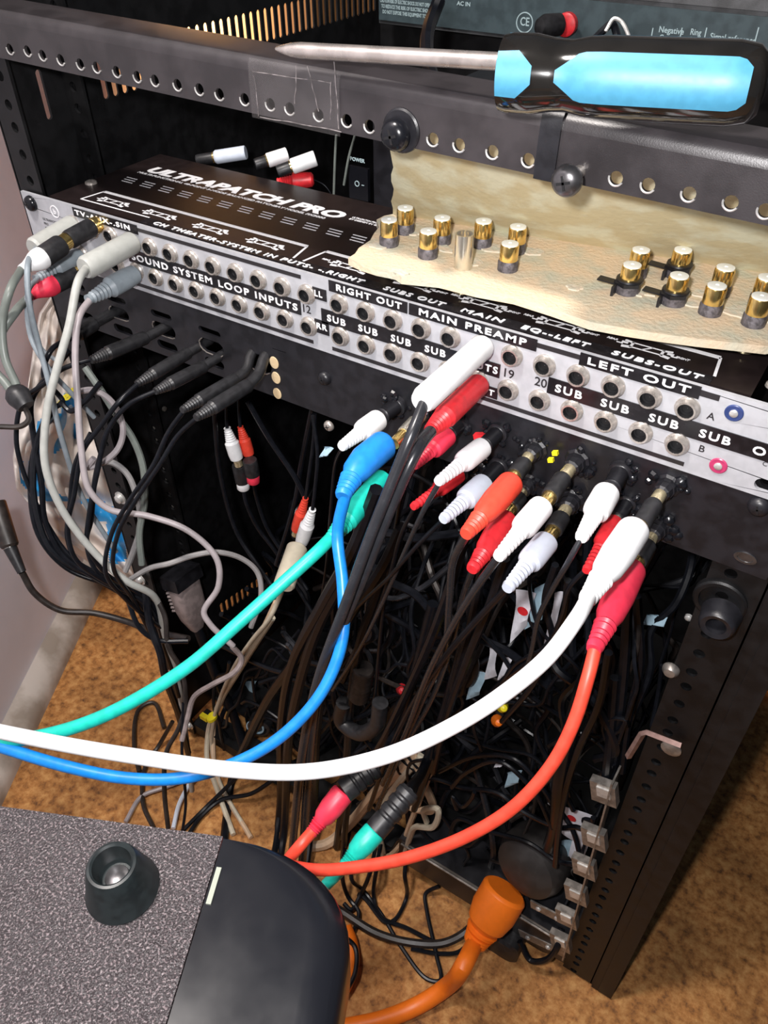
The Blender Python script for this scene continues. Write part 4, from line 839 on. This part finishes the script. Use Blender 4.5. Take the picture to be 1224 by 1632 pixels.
def dlim(u, v):
    r = RT*((u-612)/FPX)+DN*((v-816)/FPX)+FW; tw = (back+wn*30-CAM).dot(wn)/r.dot(wn); tf = (FL+10-CAM.z)/r.z
    return min(dbag(v), tw-22, tf-20)
random.seed(11); NV, NU = 120, 60; vs = []; uv = []
def dbag(v): 
    f = (v-455)/480; return 880+140*f
for i in range(NV+1):
    v = 455+(935-455)*i/NV
    for k in range(len(bg_)-1):
        if bg_[k][0] <= v <= bg_[k+1][0]: f = (v-bg_[k][0])/(bg_[k+1][0]-bg_[k][0]); uL = bg_[k][1]*(1-f)+bg_[k+1][1]*f; uR = bg_[k][2]*(1-f)+bg_[k+1][2]*f
    for j in range(NU+1):
        s_ = j/NU; u = uL+(uR-uL)*s_; d = dlim(u, v)-34*math.sin(math.pi*s_)**.6+9*math.sin(v*.05+s_*7)+6*math.sin(v*.13-s_*11)+4*math.sin(s_*31+v*.03)
        vs.append(at(u, v, d=d)); uv.append((u, v))
fs = []; mi = []
for i in range(NV):
    for j in range(NU):
        fs.append([i*(NU+1)+j, i*(NU+1)+j+1, (i+1)*(NU+1)+j+1, (i+1)*(NU+1)+j]); u, v = uv[i*(NU+1)+j]; mi.append(1 if any(inpoly(u, v, P) for P in blue_polys) else 0)
n0 = len(vs); bk = [p+FW*(8+14*math.sin(math.pi*((k % (NU+1))/NU))) for k, p in enumerate(vs)]; fb = [[q+n0 for q in f[::-1]] for f in fs]; sidef = []
for i in range(NV):
    a, c = i*(NU+1), (i+1)*(NU+1); sidef += [[a, c, c+n0, a+n0], [a+NU, a+NU+n0, c+NU+n0, c+NU]]
for p in vs+bk:
    if p.z < FL+2: p.z = FL+2
tb = thing('plastic_bag', at(150, 900, d=1000), 'crumpled white plastic bag with blue print between the wall and the rack', 'bag')
b = MB(); b.add(vs+bk, fs+fb+sidef); o = b.build('bag_film', [M['bag'], M['bagblue']], tb, ang=70)
for k, pl in enumerate(o.data.polygons): pl.material_index = mi[k] if k < len(mi) else 0
b = MB()
for s_, u, v, a in (('r', 98, 650, .9), ('e', 104, 640, .6), ('o', 108, 636, .6), ('p', 117, 628, .4)):
    p = at(u, v, d=dlim(u, v)-46); X = (RT*math.cos(a)-DN*math.sin(a)); Y = (-DN*math.cos(a)-RT*math.sin(a)); letters(b, s_, p, X, Y, 9.5, 8, .04, 0, 1)
b.build('yellow_lettering', M['yellow'], tb)

# ================================================================ lower right: power strip, warts, brackets
sp2 = thing('power_strip', (380, 10, -515), 'long black power strip across the bottom front of the rack', 'power strip')
P0 = at(640, 1345, y=-5); P1 = at(872, 1470, y=-5); dx = (P1-P0); dx.z = 0; cx = (P0+P1)/2
b = MB(); b.box(Vector((380, 14, -513)), (170, 40, 42)); fixn(b.build('housing', M['panel'], sp2))
b = MB(); b.box(Vector((380, -7, -498)), (165, 1.5, 1.2)); b.build('edge_trim', M['galv'], sp2)
o_c = thing('orange_extension_cord', at(810, 1410, y=-12), 'bright orange extension cord plugged in the strip and running to the floor', 'cord')
A, B = at(806, 1418, y=-12), at(755, 1505, y=-50); boot(o_c, A, B, 19.5, 'taper', M['orange'], 'plug'); 
jacket('cord', o_c, [A.lerp(B, .94)]+path([(738, 1540, -75), (712, 1572, 'z', FL+28), (670, 1600, 'z', FL+12), (610, 1625, 'z', FL+9), (540, 1640, 'z', FL+9)]), 7.4, M["orange"])
b = MB(); q = [at(556+10*math.cos(k)-4, 1520+44*math.sin(k), z=FL+9+2*k) for k in [x*.5 for x in range(-3, 4)]]; b.tube([at(548, 1480, z=FL+12), at(557, 1505, z=FL+10), at(558, 1540, z=FL+10), at(545, 1575, z=FL+10)], 8, 12); tag(b.build('orange_cord_loop', M['orange'], base=q[0]), 'orange cord loop peeking out behind the glossy device', 'cord')
blk([(545, 1490, 'z', FL+22), (566, 1510, 'z', FL+18), (566, 1550, 'z', FL+16), (548, 1585, 'z', FL+14)], 8, 'dark cord hugging the orange loop beside the glossy device')
# round black wall wart and flat ones
t = thing('round_adapter', at(846, 1385, y=0), 'round black power adapter in front of the steel bracket', 'power adapter'); c = at(848, 1398, y=0)
b = MB(); b.lathe(c+YA*32, Vector((-.2, -1, .25)), [(0, 24), (10, 29), (26, 30), (36, 26), (41, 18), (42.5, 8), (42.6, .2)], 36); b.build('body', mat('warm_black_plastic', (.03, .027, .026), .45, 0, .2, 100), t)
b = MB(); b.tube([at(875, 1350, y=5), at(883, 1325, y=0), at(888, 1290, y=-5), at(892, 1240, y=-8), at(905, 1180, y=-8), at(925, 1110, y=-10), at(945, 1050, y=-12)], 5.2, 12); b.build('cord', KC, t)
for l_, u, v, sz, yv in (('flat black adapter hanging under the power strip, left one', 800, 1485, (44, 30, 34), -5), ('black adapter block behind the steel bracket arms', 862, 1465, (40, 34, 46), 12)):
    c = at(u, v, y=yv); t = thing('power_adapter', c, l_, 'power adapter'); b = MB(); k_ = []
    for f_, s_ in ((-.5, .84), (-.42, 1), (.42, 1), (.5, .84)):
        k_.append([c+YA*(sz[1]*f_)+XA*(sz[0]/2*s_*math.copysign(abs(math.cos(q))**.45, math.cos(q)))+ZA*(sz[2]/2*s_*math.copysign(abs(math.sin(q))**.45, math.sin(q))) for q in [2*math.pi*j/28 for j in range(28)]])
    b.rings(k_); b.build('body', M['blackp'], t); b = MB(); b.tube([c+ZA*(sz[2]/2-2), c+Vector((-10, -6, sz[2]/2+16)), c+Vector((-30, 10, sz[2]/2+40))], 3, 10); b.build('cord', KC, t)
blk([(828, 1500, -14), (845, 1530, -18), (870, 1530, -16), (890, 1505, -10), (895, 1480, 0)], 10, 'black cord looped under the steel bracket arms')
# galvanised bracket with folded tabs and two arms
bk_ = thing('steel_bracket', at(905, 1500, y=2), 'galvanised steel bracket with bright tabs and two arms at the right rail', 'bracket')
G0, G1 = at(982, 1235, y=-3), at(902, 1518, y=-3); gd = (G1-G0).normalized()
b = MB(); b.box((G0+G1)/2, ((G1-G0).length, 16, 1.2), gd, YA); b.build('spine', M['galv'], bk_)
for u, v in [(966, 1262), (950, 1335), (934, 1382), (921, 1424), (906, 1462), (896, 1500)]:
    p = at(u, v, y=-6); b = MB(); b.box(p-XA*1, (17, 6, 20), (1, 0, .25), YA); tb_ = b.build('tab', M['galv'], bk_); b = MB(); b.box(p+Vector((-1, -3.6, 3)), (9, 1.4, 9), (1, 0, .25), YA); b.build('bright_face', M['steel'], tb_)
for a, e in (((912, 1474), (846, 1440)), ((900, 1520), (828, 1486))):
    A, B = at(*a, y=-6), at(*e, y=-6); b = MB(); d_ = (B-A); b.box((A+B)/2, (d_.length, 1.5, 11), d_, (0, 1, 0)); ar = b.build('arm', M['galv'], bk_)
    for f_ in (.35, .8): b = MB(); p = A.lerp(B, f_)-YA*1; b.lathe(p, (0, -1, 0), [(0, 2.4), (1.2, 2.2), (2, 1), (2, .1)], 12); b.build('rivet', M['steel'], ar)
t = thing('angle_bracket', at(1030, 1165, y=-2), 'thin copper brown angle bracket on the right rail', 'bracket')
b = MB(); A, B, E_ = at(1001, 1206, y=-4), at(1026, 1165, y=-4), at(1086, 1188, y=-4)
b.bend([A, A.lerp(B, .9), B.lerp(E_, .08), E_], [2.1]*4, 4); b.build('angle_rod', M['copper'], t); b = MB(); b.lathe(at(1070, 1192, y=-4), (0, -1, 0), [(0, 6), (1, 6), (2, 4), (2, .2)], 16); b.build('washer', M['galv'], t)
# brown lamp cord on the floor and thin black wires
blk([(470, 1415, 'z', FL+20), (540, 1450, 'z', FL+9), (600, 1487, 'z', FL+6), (660, 1503, 'z', FL+6), (710, 1502, 'z', FL+6), (750, 1478, 'z', FL+12), (778, 1430, 'z', FL+40), (800, 1400, 'z', FL+60)], 14, 'brown flat cord lying on the floor below the power strip', m_=M['brownc'], name='brown_cord')
fw = [
 [(560, 1400, 'z', FL+30), (580, 1420, 'z', FL+5), (610, 1460, 'z', FL+4), (640, 1510, 'z', FL+4), (680, 1560, 'z', FL+4), (702, 1562, 'z', FL+4), (695, 1520, 'z', FL+4), (680, 1450, 'z', FL+4), (678, 1425, 'z', FL+6), (700, 1412, 'z', FL+20)],
 [(600, 1385, 'z', FL+40), (596, 1430, 'z', FL+6), (606, 1460, 'z', FL+5), (650, 1480, 'z', FL+5), (688, 1500, 'z', FL+5)],
 [(645, 1390, 'z', FL+40), (648, 1430, 'z', FL+6), (630, 1465, 'z', FL+5), (615, 1470, 'z', FL+5), (580, 1430, 'z', FL+5), (570, 1425, 'z', FL+5)],
 [(545, 1390, 'z', FL+40), (555, 1430, 'z', FL+8), (572, 1455, 'z', FL+5), (560, 1490, 'z', FL+5), (545, 1510, 'z', FL+5)],
 [(590, 1390, 'z', FL+40), (575, 1425, 'z', FL+8), (560, 1450, 'z', FL+5), (548, 1440, 'z', FL+5)],
 [(800, 1380, 'z', FL+60), (775, 1450, 'z', FL+5), (735, 1515, 'z', FL+4), (700, 1520, 'z', FL+4), (655, 1512, 'z', FL+4)],
]
fl_ = ['wire making a sharp V on the floor', 'wire arcing over the brown cord', 'wire looping left just below the red cable', 'wire close beside the glossy device', 'short wire crossing near the glossy device', 'wire trailing from the power strip along the brown cord']
for p_, l_ in zip(fw, fl_): blk([(p_[0][0]+14, p_[0][1]-75, 50)]+p_, 7, 'thin black '+l_, name='thin_wire')
for p_, l_, m_ in (([(60+140, 1310, 'z', FL+5), (225, 1270, 'z', FL+4), (262, 1255, 'z', FL+4), (300, 1240, 'z', FL+6), (320, 1225, 'z', FL+20)], 'pale cord arcing on the orange floor left of the rack foot', 'pinkgrey'), ([(276, 1320, 'z', FL+5), (286, 1280, 'z', FL+5), (302, 1250, 'z', FL+6), (316, 1232, 'z', FL+10)], 'whitish flat cord on the floor under the white cable', 'bluewhite'),
     ([(222, 1230, 'z', FL+3), (214, 1190, 'z', FL+3), (222, 1130, 'z', FL+3), (245, 1120, 'z', FL+3), (262, 1160, 'z', FL+3)], 'brown wire curling on the floor under the teal cable', 'brownc'), ([(245, 1320, 'z', FL+3), (228, 1280, 'z', FL+3), (232, 1220, 'z', FL+3), (252, 1190, 'z', FL+5), (275, 1150, 'z', FL+40)], 'brown wire rising from the floor to the rail bolts', 'brownc'),
     ([(300, 1330, 'z', FL+4), (322, 1300, 'z', FL+4), (352, 1275, 'z', FL+8), (400, 1265, 'z', FL+20), (440, 1240, 'z', FL+40)], 'black cord leaving the rack floor towards the speckled device', 'blackc'), ([(290, 1325, 'z', FL+4), (330, 1285, 'z', FL+6), (375, 1240, 'z', FL+30), (400, 1200, 'z', FL+80)], 'black cord rising into the rack beside the cream cords', 'blackc')):
    blk(p_, 7, l_, m_=M[m_], name='floor_cord')

# --- lower inline plugs (red, teal) joined to black jacks
for l_, j0_, j1_, e_, m_, cb, cm_ in (('red plug joined to a black inline socket under the white cable', (600, 1222), (548, 1262), (494, 1330), 'pinkred', [(478, 1348, 420), (455, 1375, 424)], 'orangered'),
      ('teal plug joined to a black inline socket above the red cable', (655, 1258), (598, 1324), (548, 1380), 'teal', [(540, 1390, 430), (520, 1410, 434)], 'teal')):
    A, B, E_ = at(*j0_, d=436), at(*j1_, d=430), at(*e_, d=424); t = thing('inline_plug_cable', A, l_, 'cable'); r = pw(38, B)
    n = 28; b = MB(); b.bend([A.lerp(B, k/n) for k in range(n+1)], [r*(.8 if k in (0,) else (1 if k % 6 > 1 or k > 20 else .88)) for k in range(n+1)], 24); b.build('inline_socket', KB, t, ang=28)
    boot(t, B, E_, r*1.0, 'taper', M[m_], 'plug'); jacket('cord', t, [B.lerp(E_, .92)]+path(cb), 3.2, M[cm_])
    jacket('lead', t, [A.lerp(B, .1)]+path([(j0_[0]+25, j0_[1]-45, -30), (j0_[0]+55, j0_[1]-130, -20), (j0_[0]+90, j0_[1]-260, -15)]), 3.4, KC)
for p_, w_, l_, m_ in (([(665, 1200, 10), (640, 1225, 8), (600, 1262, 4), (560, 1310, 0), (520, 1345, -4), (470, 1350, -6)], 17, 'tan flat cable behind the red inline plug', 'tan'), ([(672, 1205, 8), (640, 1240, 6), (615, 1280, 4), (604, 1330, 0), (610, 1360, 0)], 13, 'cream flat cable between the two inline plugs', 'beige'),
     ([(655, 1190, 8), (672, 1240, 6), (690, 1290, 4), (668, 1290, 2), (640, 1280, 4)], 13, 'tan cable bent right of the teal plug', 'tan'), ([(690, 1220, 4), (655, 1310, 2), (640, 1345, 0), (610, 1366, 0), (590, 1355, 0)], 9, 'cream cord curling under the teal plug', 'tan'),
     ([(640, 1375, -4), (655, 1330, -4), (662, 1318, -4), (690, 1318, -4), (698, 1290, -4), (675, 1292, 0), (680, 1310, 0)], 10, 'whitish cord tied in a small loop right of the teal plug', 'beige')):
    blk(p_, w_, l_, m_=M[m_], name='pale_cord')

# --- paper tags among the cables
def tagp(label, quad, y, m_='paper', dot=None, n_=6):
    b = MB(); P = [at(u, v, y=y) for u, v in quad]; rows_ = []
    for i in range(n_+1):
        for j in range(n_+1):
            a, c = i/n_, j/n_; p = (P[0].lerp(P[1], c)).lerp(P[3].lerp(P[2], c), a); rows_.append(p+YA*(2.4*math.sin(5*a+2*c)))
    fs = [[i*(n_+1)+j, i*(n_+1)+j+1, (i+1)*(n_+1)+j+1, (i+1)*(n_+1)+j] for i in range(n_) for j in range(n_)]; k = len(rows_)
    b.add(rows_+[p+YA*.5 for p in rows_], fs+[[q+k for q in f[::-1]] for f in fs]); t = thing('paper_tag', P[0], label, 'tag'); s_ = b.build('sheet', M[m_], t)
    if dot: p = at(*dot, y=y-2.8); b = MB(); b.lathe(p, (0, -1, 0), [(0, 3.6), (.3, 3.6), (.3, .1)], 18); b.build('red_dot', M['red'], s_)
tagp('white paper tag with a red dot behind the lower bluish white plug', [(822, 940), (852, 950), (838, 1000), (815, 1022)], 20, 'paper', (833, 974))
tagp('pale blue paper tag beside the red dotted tag', [(852, 938), (878, 930), (862, 990), (838, 1000)], 24, 'bluepaper')
tagp('narrow white tag hanging between the black cables', [(884, 945), (896, 948), (882, 1030), (868, 1028)], 22, 'paper')
tagp('white strip tag in the cable tangle left of the white cable', [(780, 1030), (792, 1030), (790, 1080), (774, 1080)], 26, 'paper')
tagp('white slanted tag below the narrow strip tag', [(802, 1048), (814, 1055), (800, 1085), (795, 1080)], 26, 'paper')
tagp('pale blue scrap above the white cable', [(752, 1070), (775, 1078), (762, 1110), (745, 1112)], 26, 'bluepaper')
tagp('big white instruction tag with a red dot by the steel bracket', [(872, 1280), (945, 1305), (925, 1350), (898, 1325)], 22, 'paper', (911, 1304))
tagp('lower curled flap of white tag by the round adapter', [(912, 1330), (940, 1340), (925, 1385), (908, 1360)], 20, 'paper')
tagp('pale blue tag strip between the adapter and the bracket', [(895, 1340), (912, 1345), (900, 1390), (885, 1400)], 22, 'bluepaper')
tagp('pale blue label seen below the white cable at centre right', [(808, 1232), (830, 1232), (826, 1250), (806, 1252)], 18, 'bluepaper')
tagp('tiny pale label above the pale blue one at centre right', [(790, 1215), (802, 1216), (800, 1221), (789, 1220)], 18, 'paper')
tagp('small pale tag on the dark right wall of the rack', [(1030, 980), (1062, 988), (1058, 1000), (1026, 992)], 60, 'bluepaper')
tagp('scrap of pale paper by the lone white plug', [(515, 712), (528, 718), (522, 728), (512, 726)], 4, 'bluepaper')
tagp('pale box face deep under the blue cable', [(378, 1088), (408, 1088), (402, 1110), (380, 1108)], 80, 'bluepaper')
for l_, u, v, m_ in (('orange wire nut deep in the tangle above the white cable', 800, 1125, 'yellow'), ('second orange wire nut deep in the tangle', 792, 1148, 'orange'), ('red wire nut in the tangle right of the blue cable', 640, 1098, 'red'), ('yellow wire nut beside the red inline plug', 541, 1305, 'yellow')):
    p = at(u, v, y=6); b = MB(); b.lathe(p, Vector((.4, -.6, .7)), [(0, 4.4), (3, 4.4), (9, 2.4), (10, .3)], 12); tag(b.build('wire_nut', M[m_], base=p), l_, 'wire nut')
b = MB(); p = at(575, 1092, y=-22)
t = thing('strain_relief', p, 'ribbed black strain relief hanging in the tangle right of the blue cable', 'connector')
n = 9; A, B = at(580, 1065, y=-22), at(572, 1112, y=-22); b.bend([A.lerp(B, k/16) for k in range(17)], [8.2 if k % 2 else 6.8 for k in range(17)], 20); b.build('ribbed_boot', M['brownc'], t, ang=60)
b = MB(); b.tube([at(548, 1120, y=-22), at(545, 1150, y=-22), at(570, 1168, y=-24), at(600, 1155, y=-24), at(606, 1120, y=-22)], 6.2, 14); b.build('hook', KB, t)
t = thing('round_connector', at(418, 1155, y=12), 'round black connector with a pale ring under the blue cable', 'connector'); A = at(410, 1155, y=12); b = MB(); b.lathe(A+YA*8, Vector((.4, -1, .1)), [(0, 12), (12, 12), (13, 10.5), (13, 9)], 26, cap=False); b.lathe(A+YA*7, Vector((.4, -1, .1)), [(0, 8), (8, 8), (9, 6)], 20); b.build('shell', KB, t); b = MB(); b.lathe(A-YA*3, Vector((.4, -1, .1)), [(0, 9.5), (1.5, 9.5), (1.5, 8), (0, 8)], 24, cap=False); b.build('pale_ring', M['bluepaper'], t)

# --- traced black bundles in front
tr = [
 ([(742, 850, -50), (722, 920, -46), (690, 1010, -40), (650, 1100, -34), (610, 1180, -28), (560, 1260, -22)], 12, 'black cable falling from behind the upper orange red plug'),
 ([(770, 900, -30), (752, 990, -26), (726, 1080, -20), (700, 1180, -14), (660, 1290, -8)], 12, 'black cable falling behind the white plugs to the teal plug'),
 ([(640, 840, -40), (612, 900, -36), (560, 980, -30), (520, 1070, -24), (505, 1170, -18), (500, 1290, -12)], 13, 'black cable right beside the thick pair, bending down'),
 ([(620, 880, -34), (600, 950, -30), (575, 1020, -26), (560, 1110, -20), (550, 1240, -14)], 12, 'black cable falling right of the blue cable'),
 ([(600, 780, -55), (560, 880, -52), (515, 960, -46), (465, 1060, -38), (448, 1160, -30), (445, 1300, -22)], 14, 'black cable left of the thick pair, fanning out'),
 ([(560, 900, -48), (510, 990, -42), (480, 1080, -36), (460, 1180, -30), (452, 1330, -24)], 13, 'black cable in the fan under the blue curve'),
 ([(530, 950, -30), (480, 1040, -24), (430, 1110, -16), (395, 1180, -8), (370, 1240, 0)], 12, 'black cable crossing behind the blue curve to lower left'),
 ([(805, 890, -45), (782, 960, -42), (745, 1050, -36), (712, 1140, -30), (690, 1230, -24)], 12, 'dark cable between the two white plug cables'),
 ([(885, 900, -30), (868, 960, -26), (880, 1020, -22), (850, 1090, -18), (800, 1150, -14)], 9, 'black cable weaving over the paper tags'),
 ([(905, 925, -36), (896, 990, -30), (862, 1040, -26), (812, 1075, -22), (760, 1130, -16)], 9, 'black cable bending left above the white cable'),
 ([(970, 1040, -20), (955, 1120, -16), (920, 1200, -12), (895, 1290, -8), (885, 1380, -4)], 10, 'black cable running down just behind the red cable'),
 ([(1000, 960, 10), (995, 1060, 10), (985, 1160, 8), (975, 1240, 6)], 14, 'thick black cable down the right side of the rack'),
 ([(1015, 950, 20), (1020, 1060, 22), (1000, 1150, 18), (990, 1230, 12)], 12, 'second thick black cable down the right side of the rack'),
 ([(980, 1080, 8), (972, 1180, 4), (965, 1245, 0)], 14, 'grey black cable ending at the steel bracket'),
 ([(1055, 1060, 30), (1048, 1110, 28), (1038, 1160, 20)], 5, 'thin dark wire near the angle bracket'),
 ([(340, 640, 10), (352, 760, 14), (378, 850, 14), (410, 900, 12), (445, 950, 8)], 5, 'thin black wire drooping in the dark left cavity'),
 ([(395, 640, 20), (430, 700, 22), (470, 760, 24), (490, 800, 24)], 7, 'dark lead slanting behind the hanging plugs'),
 ([(500, 640, 30), (480, 740, 30), (470, 800, 28), (440, 900, 24)], 6, 'dark lead dropping from the panel edge'),
 ([(720, 1255, -5), (745, 1230, -6), (800, 1215, -8), (850, 1260, -8), (880, 1320, -6)], 6, 'thin black wire arcing under the white cable at right'),
 ([(700, 1230, -4), (760, 1205, -6), (820, 1210, -8), (860, 1250, -8), (890, 1300, -4)], 6, 'twin wire arcing just above the pale blue label'),
 ([(728, 1290, -6), (722, 1270, -6), (735, 1285, -6), (752, 1272, -6), (756, 1262, -6)], 5, 'small hooked wire left of the pale blue label'),
]
for p_, w_, l_ in tr:
    u, v, q = p_[-1]
    if v > 1150 and u < 615: p_.append((u-14, v+110, q))
    blk(p_, w_+2, l_)
# --- the tangle: many individual looping black cables
random.seed(21); cnt = 0
for k in range(150):
    sx = random.uniform(235, 440) if k < 100 else random.uniform(60, 430); z = random.uniform(-150, -60) if k < 55 else random.uniform(-480, -200); y = random.uniform(8, 150)
    if sx < 220: z = min(z, -350)
    p = Vector((sx, y, z)); pts = [p.copy()]; d_ = Vector((random.uniform(-.5, .3), random.uniform(-.2, .2), -1)) if k < 60 else Vector((random.uniform(-1, 1), random.uniform(-.6, .6), random.uniform(-1, .6)))
    for s_ in range(random.randint(7, 13)):
        d_ = (d_+Vector((random.uniform(-.8, .8), random.uniform(-.6, .6), random.uniform(-.9, .55)))).normalized(); p = p+d_*random.uniform(22, 42)
        p.x = min(450, max(30, p.x)); p.y = min(200, max(4, p.y)); p.z = min(-62 if p.x > 230 else -300, max(FL+8, p.z)); p.x = max(p.x, 60); pts.append(p.copy())
    m_ = random.choice([KC]*9+[M['brownc'], M['blackd']])
    b = MB(); b.tube(pts, random.choice([1.3, 1.6, 2.0, 2.6, 3.0]), 7, 6); tag(b.build('tangled_cable', m_, base=pts[0]), 'dark cable in the thick tangle inside the lower rack', 'cable', 'dark cables tangled inside the lower rack')
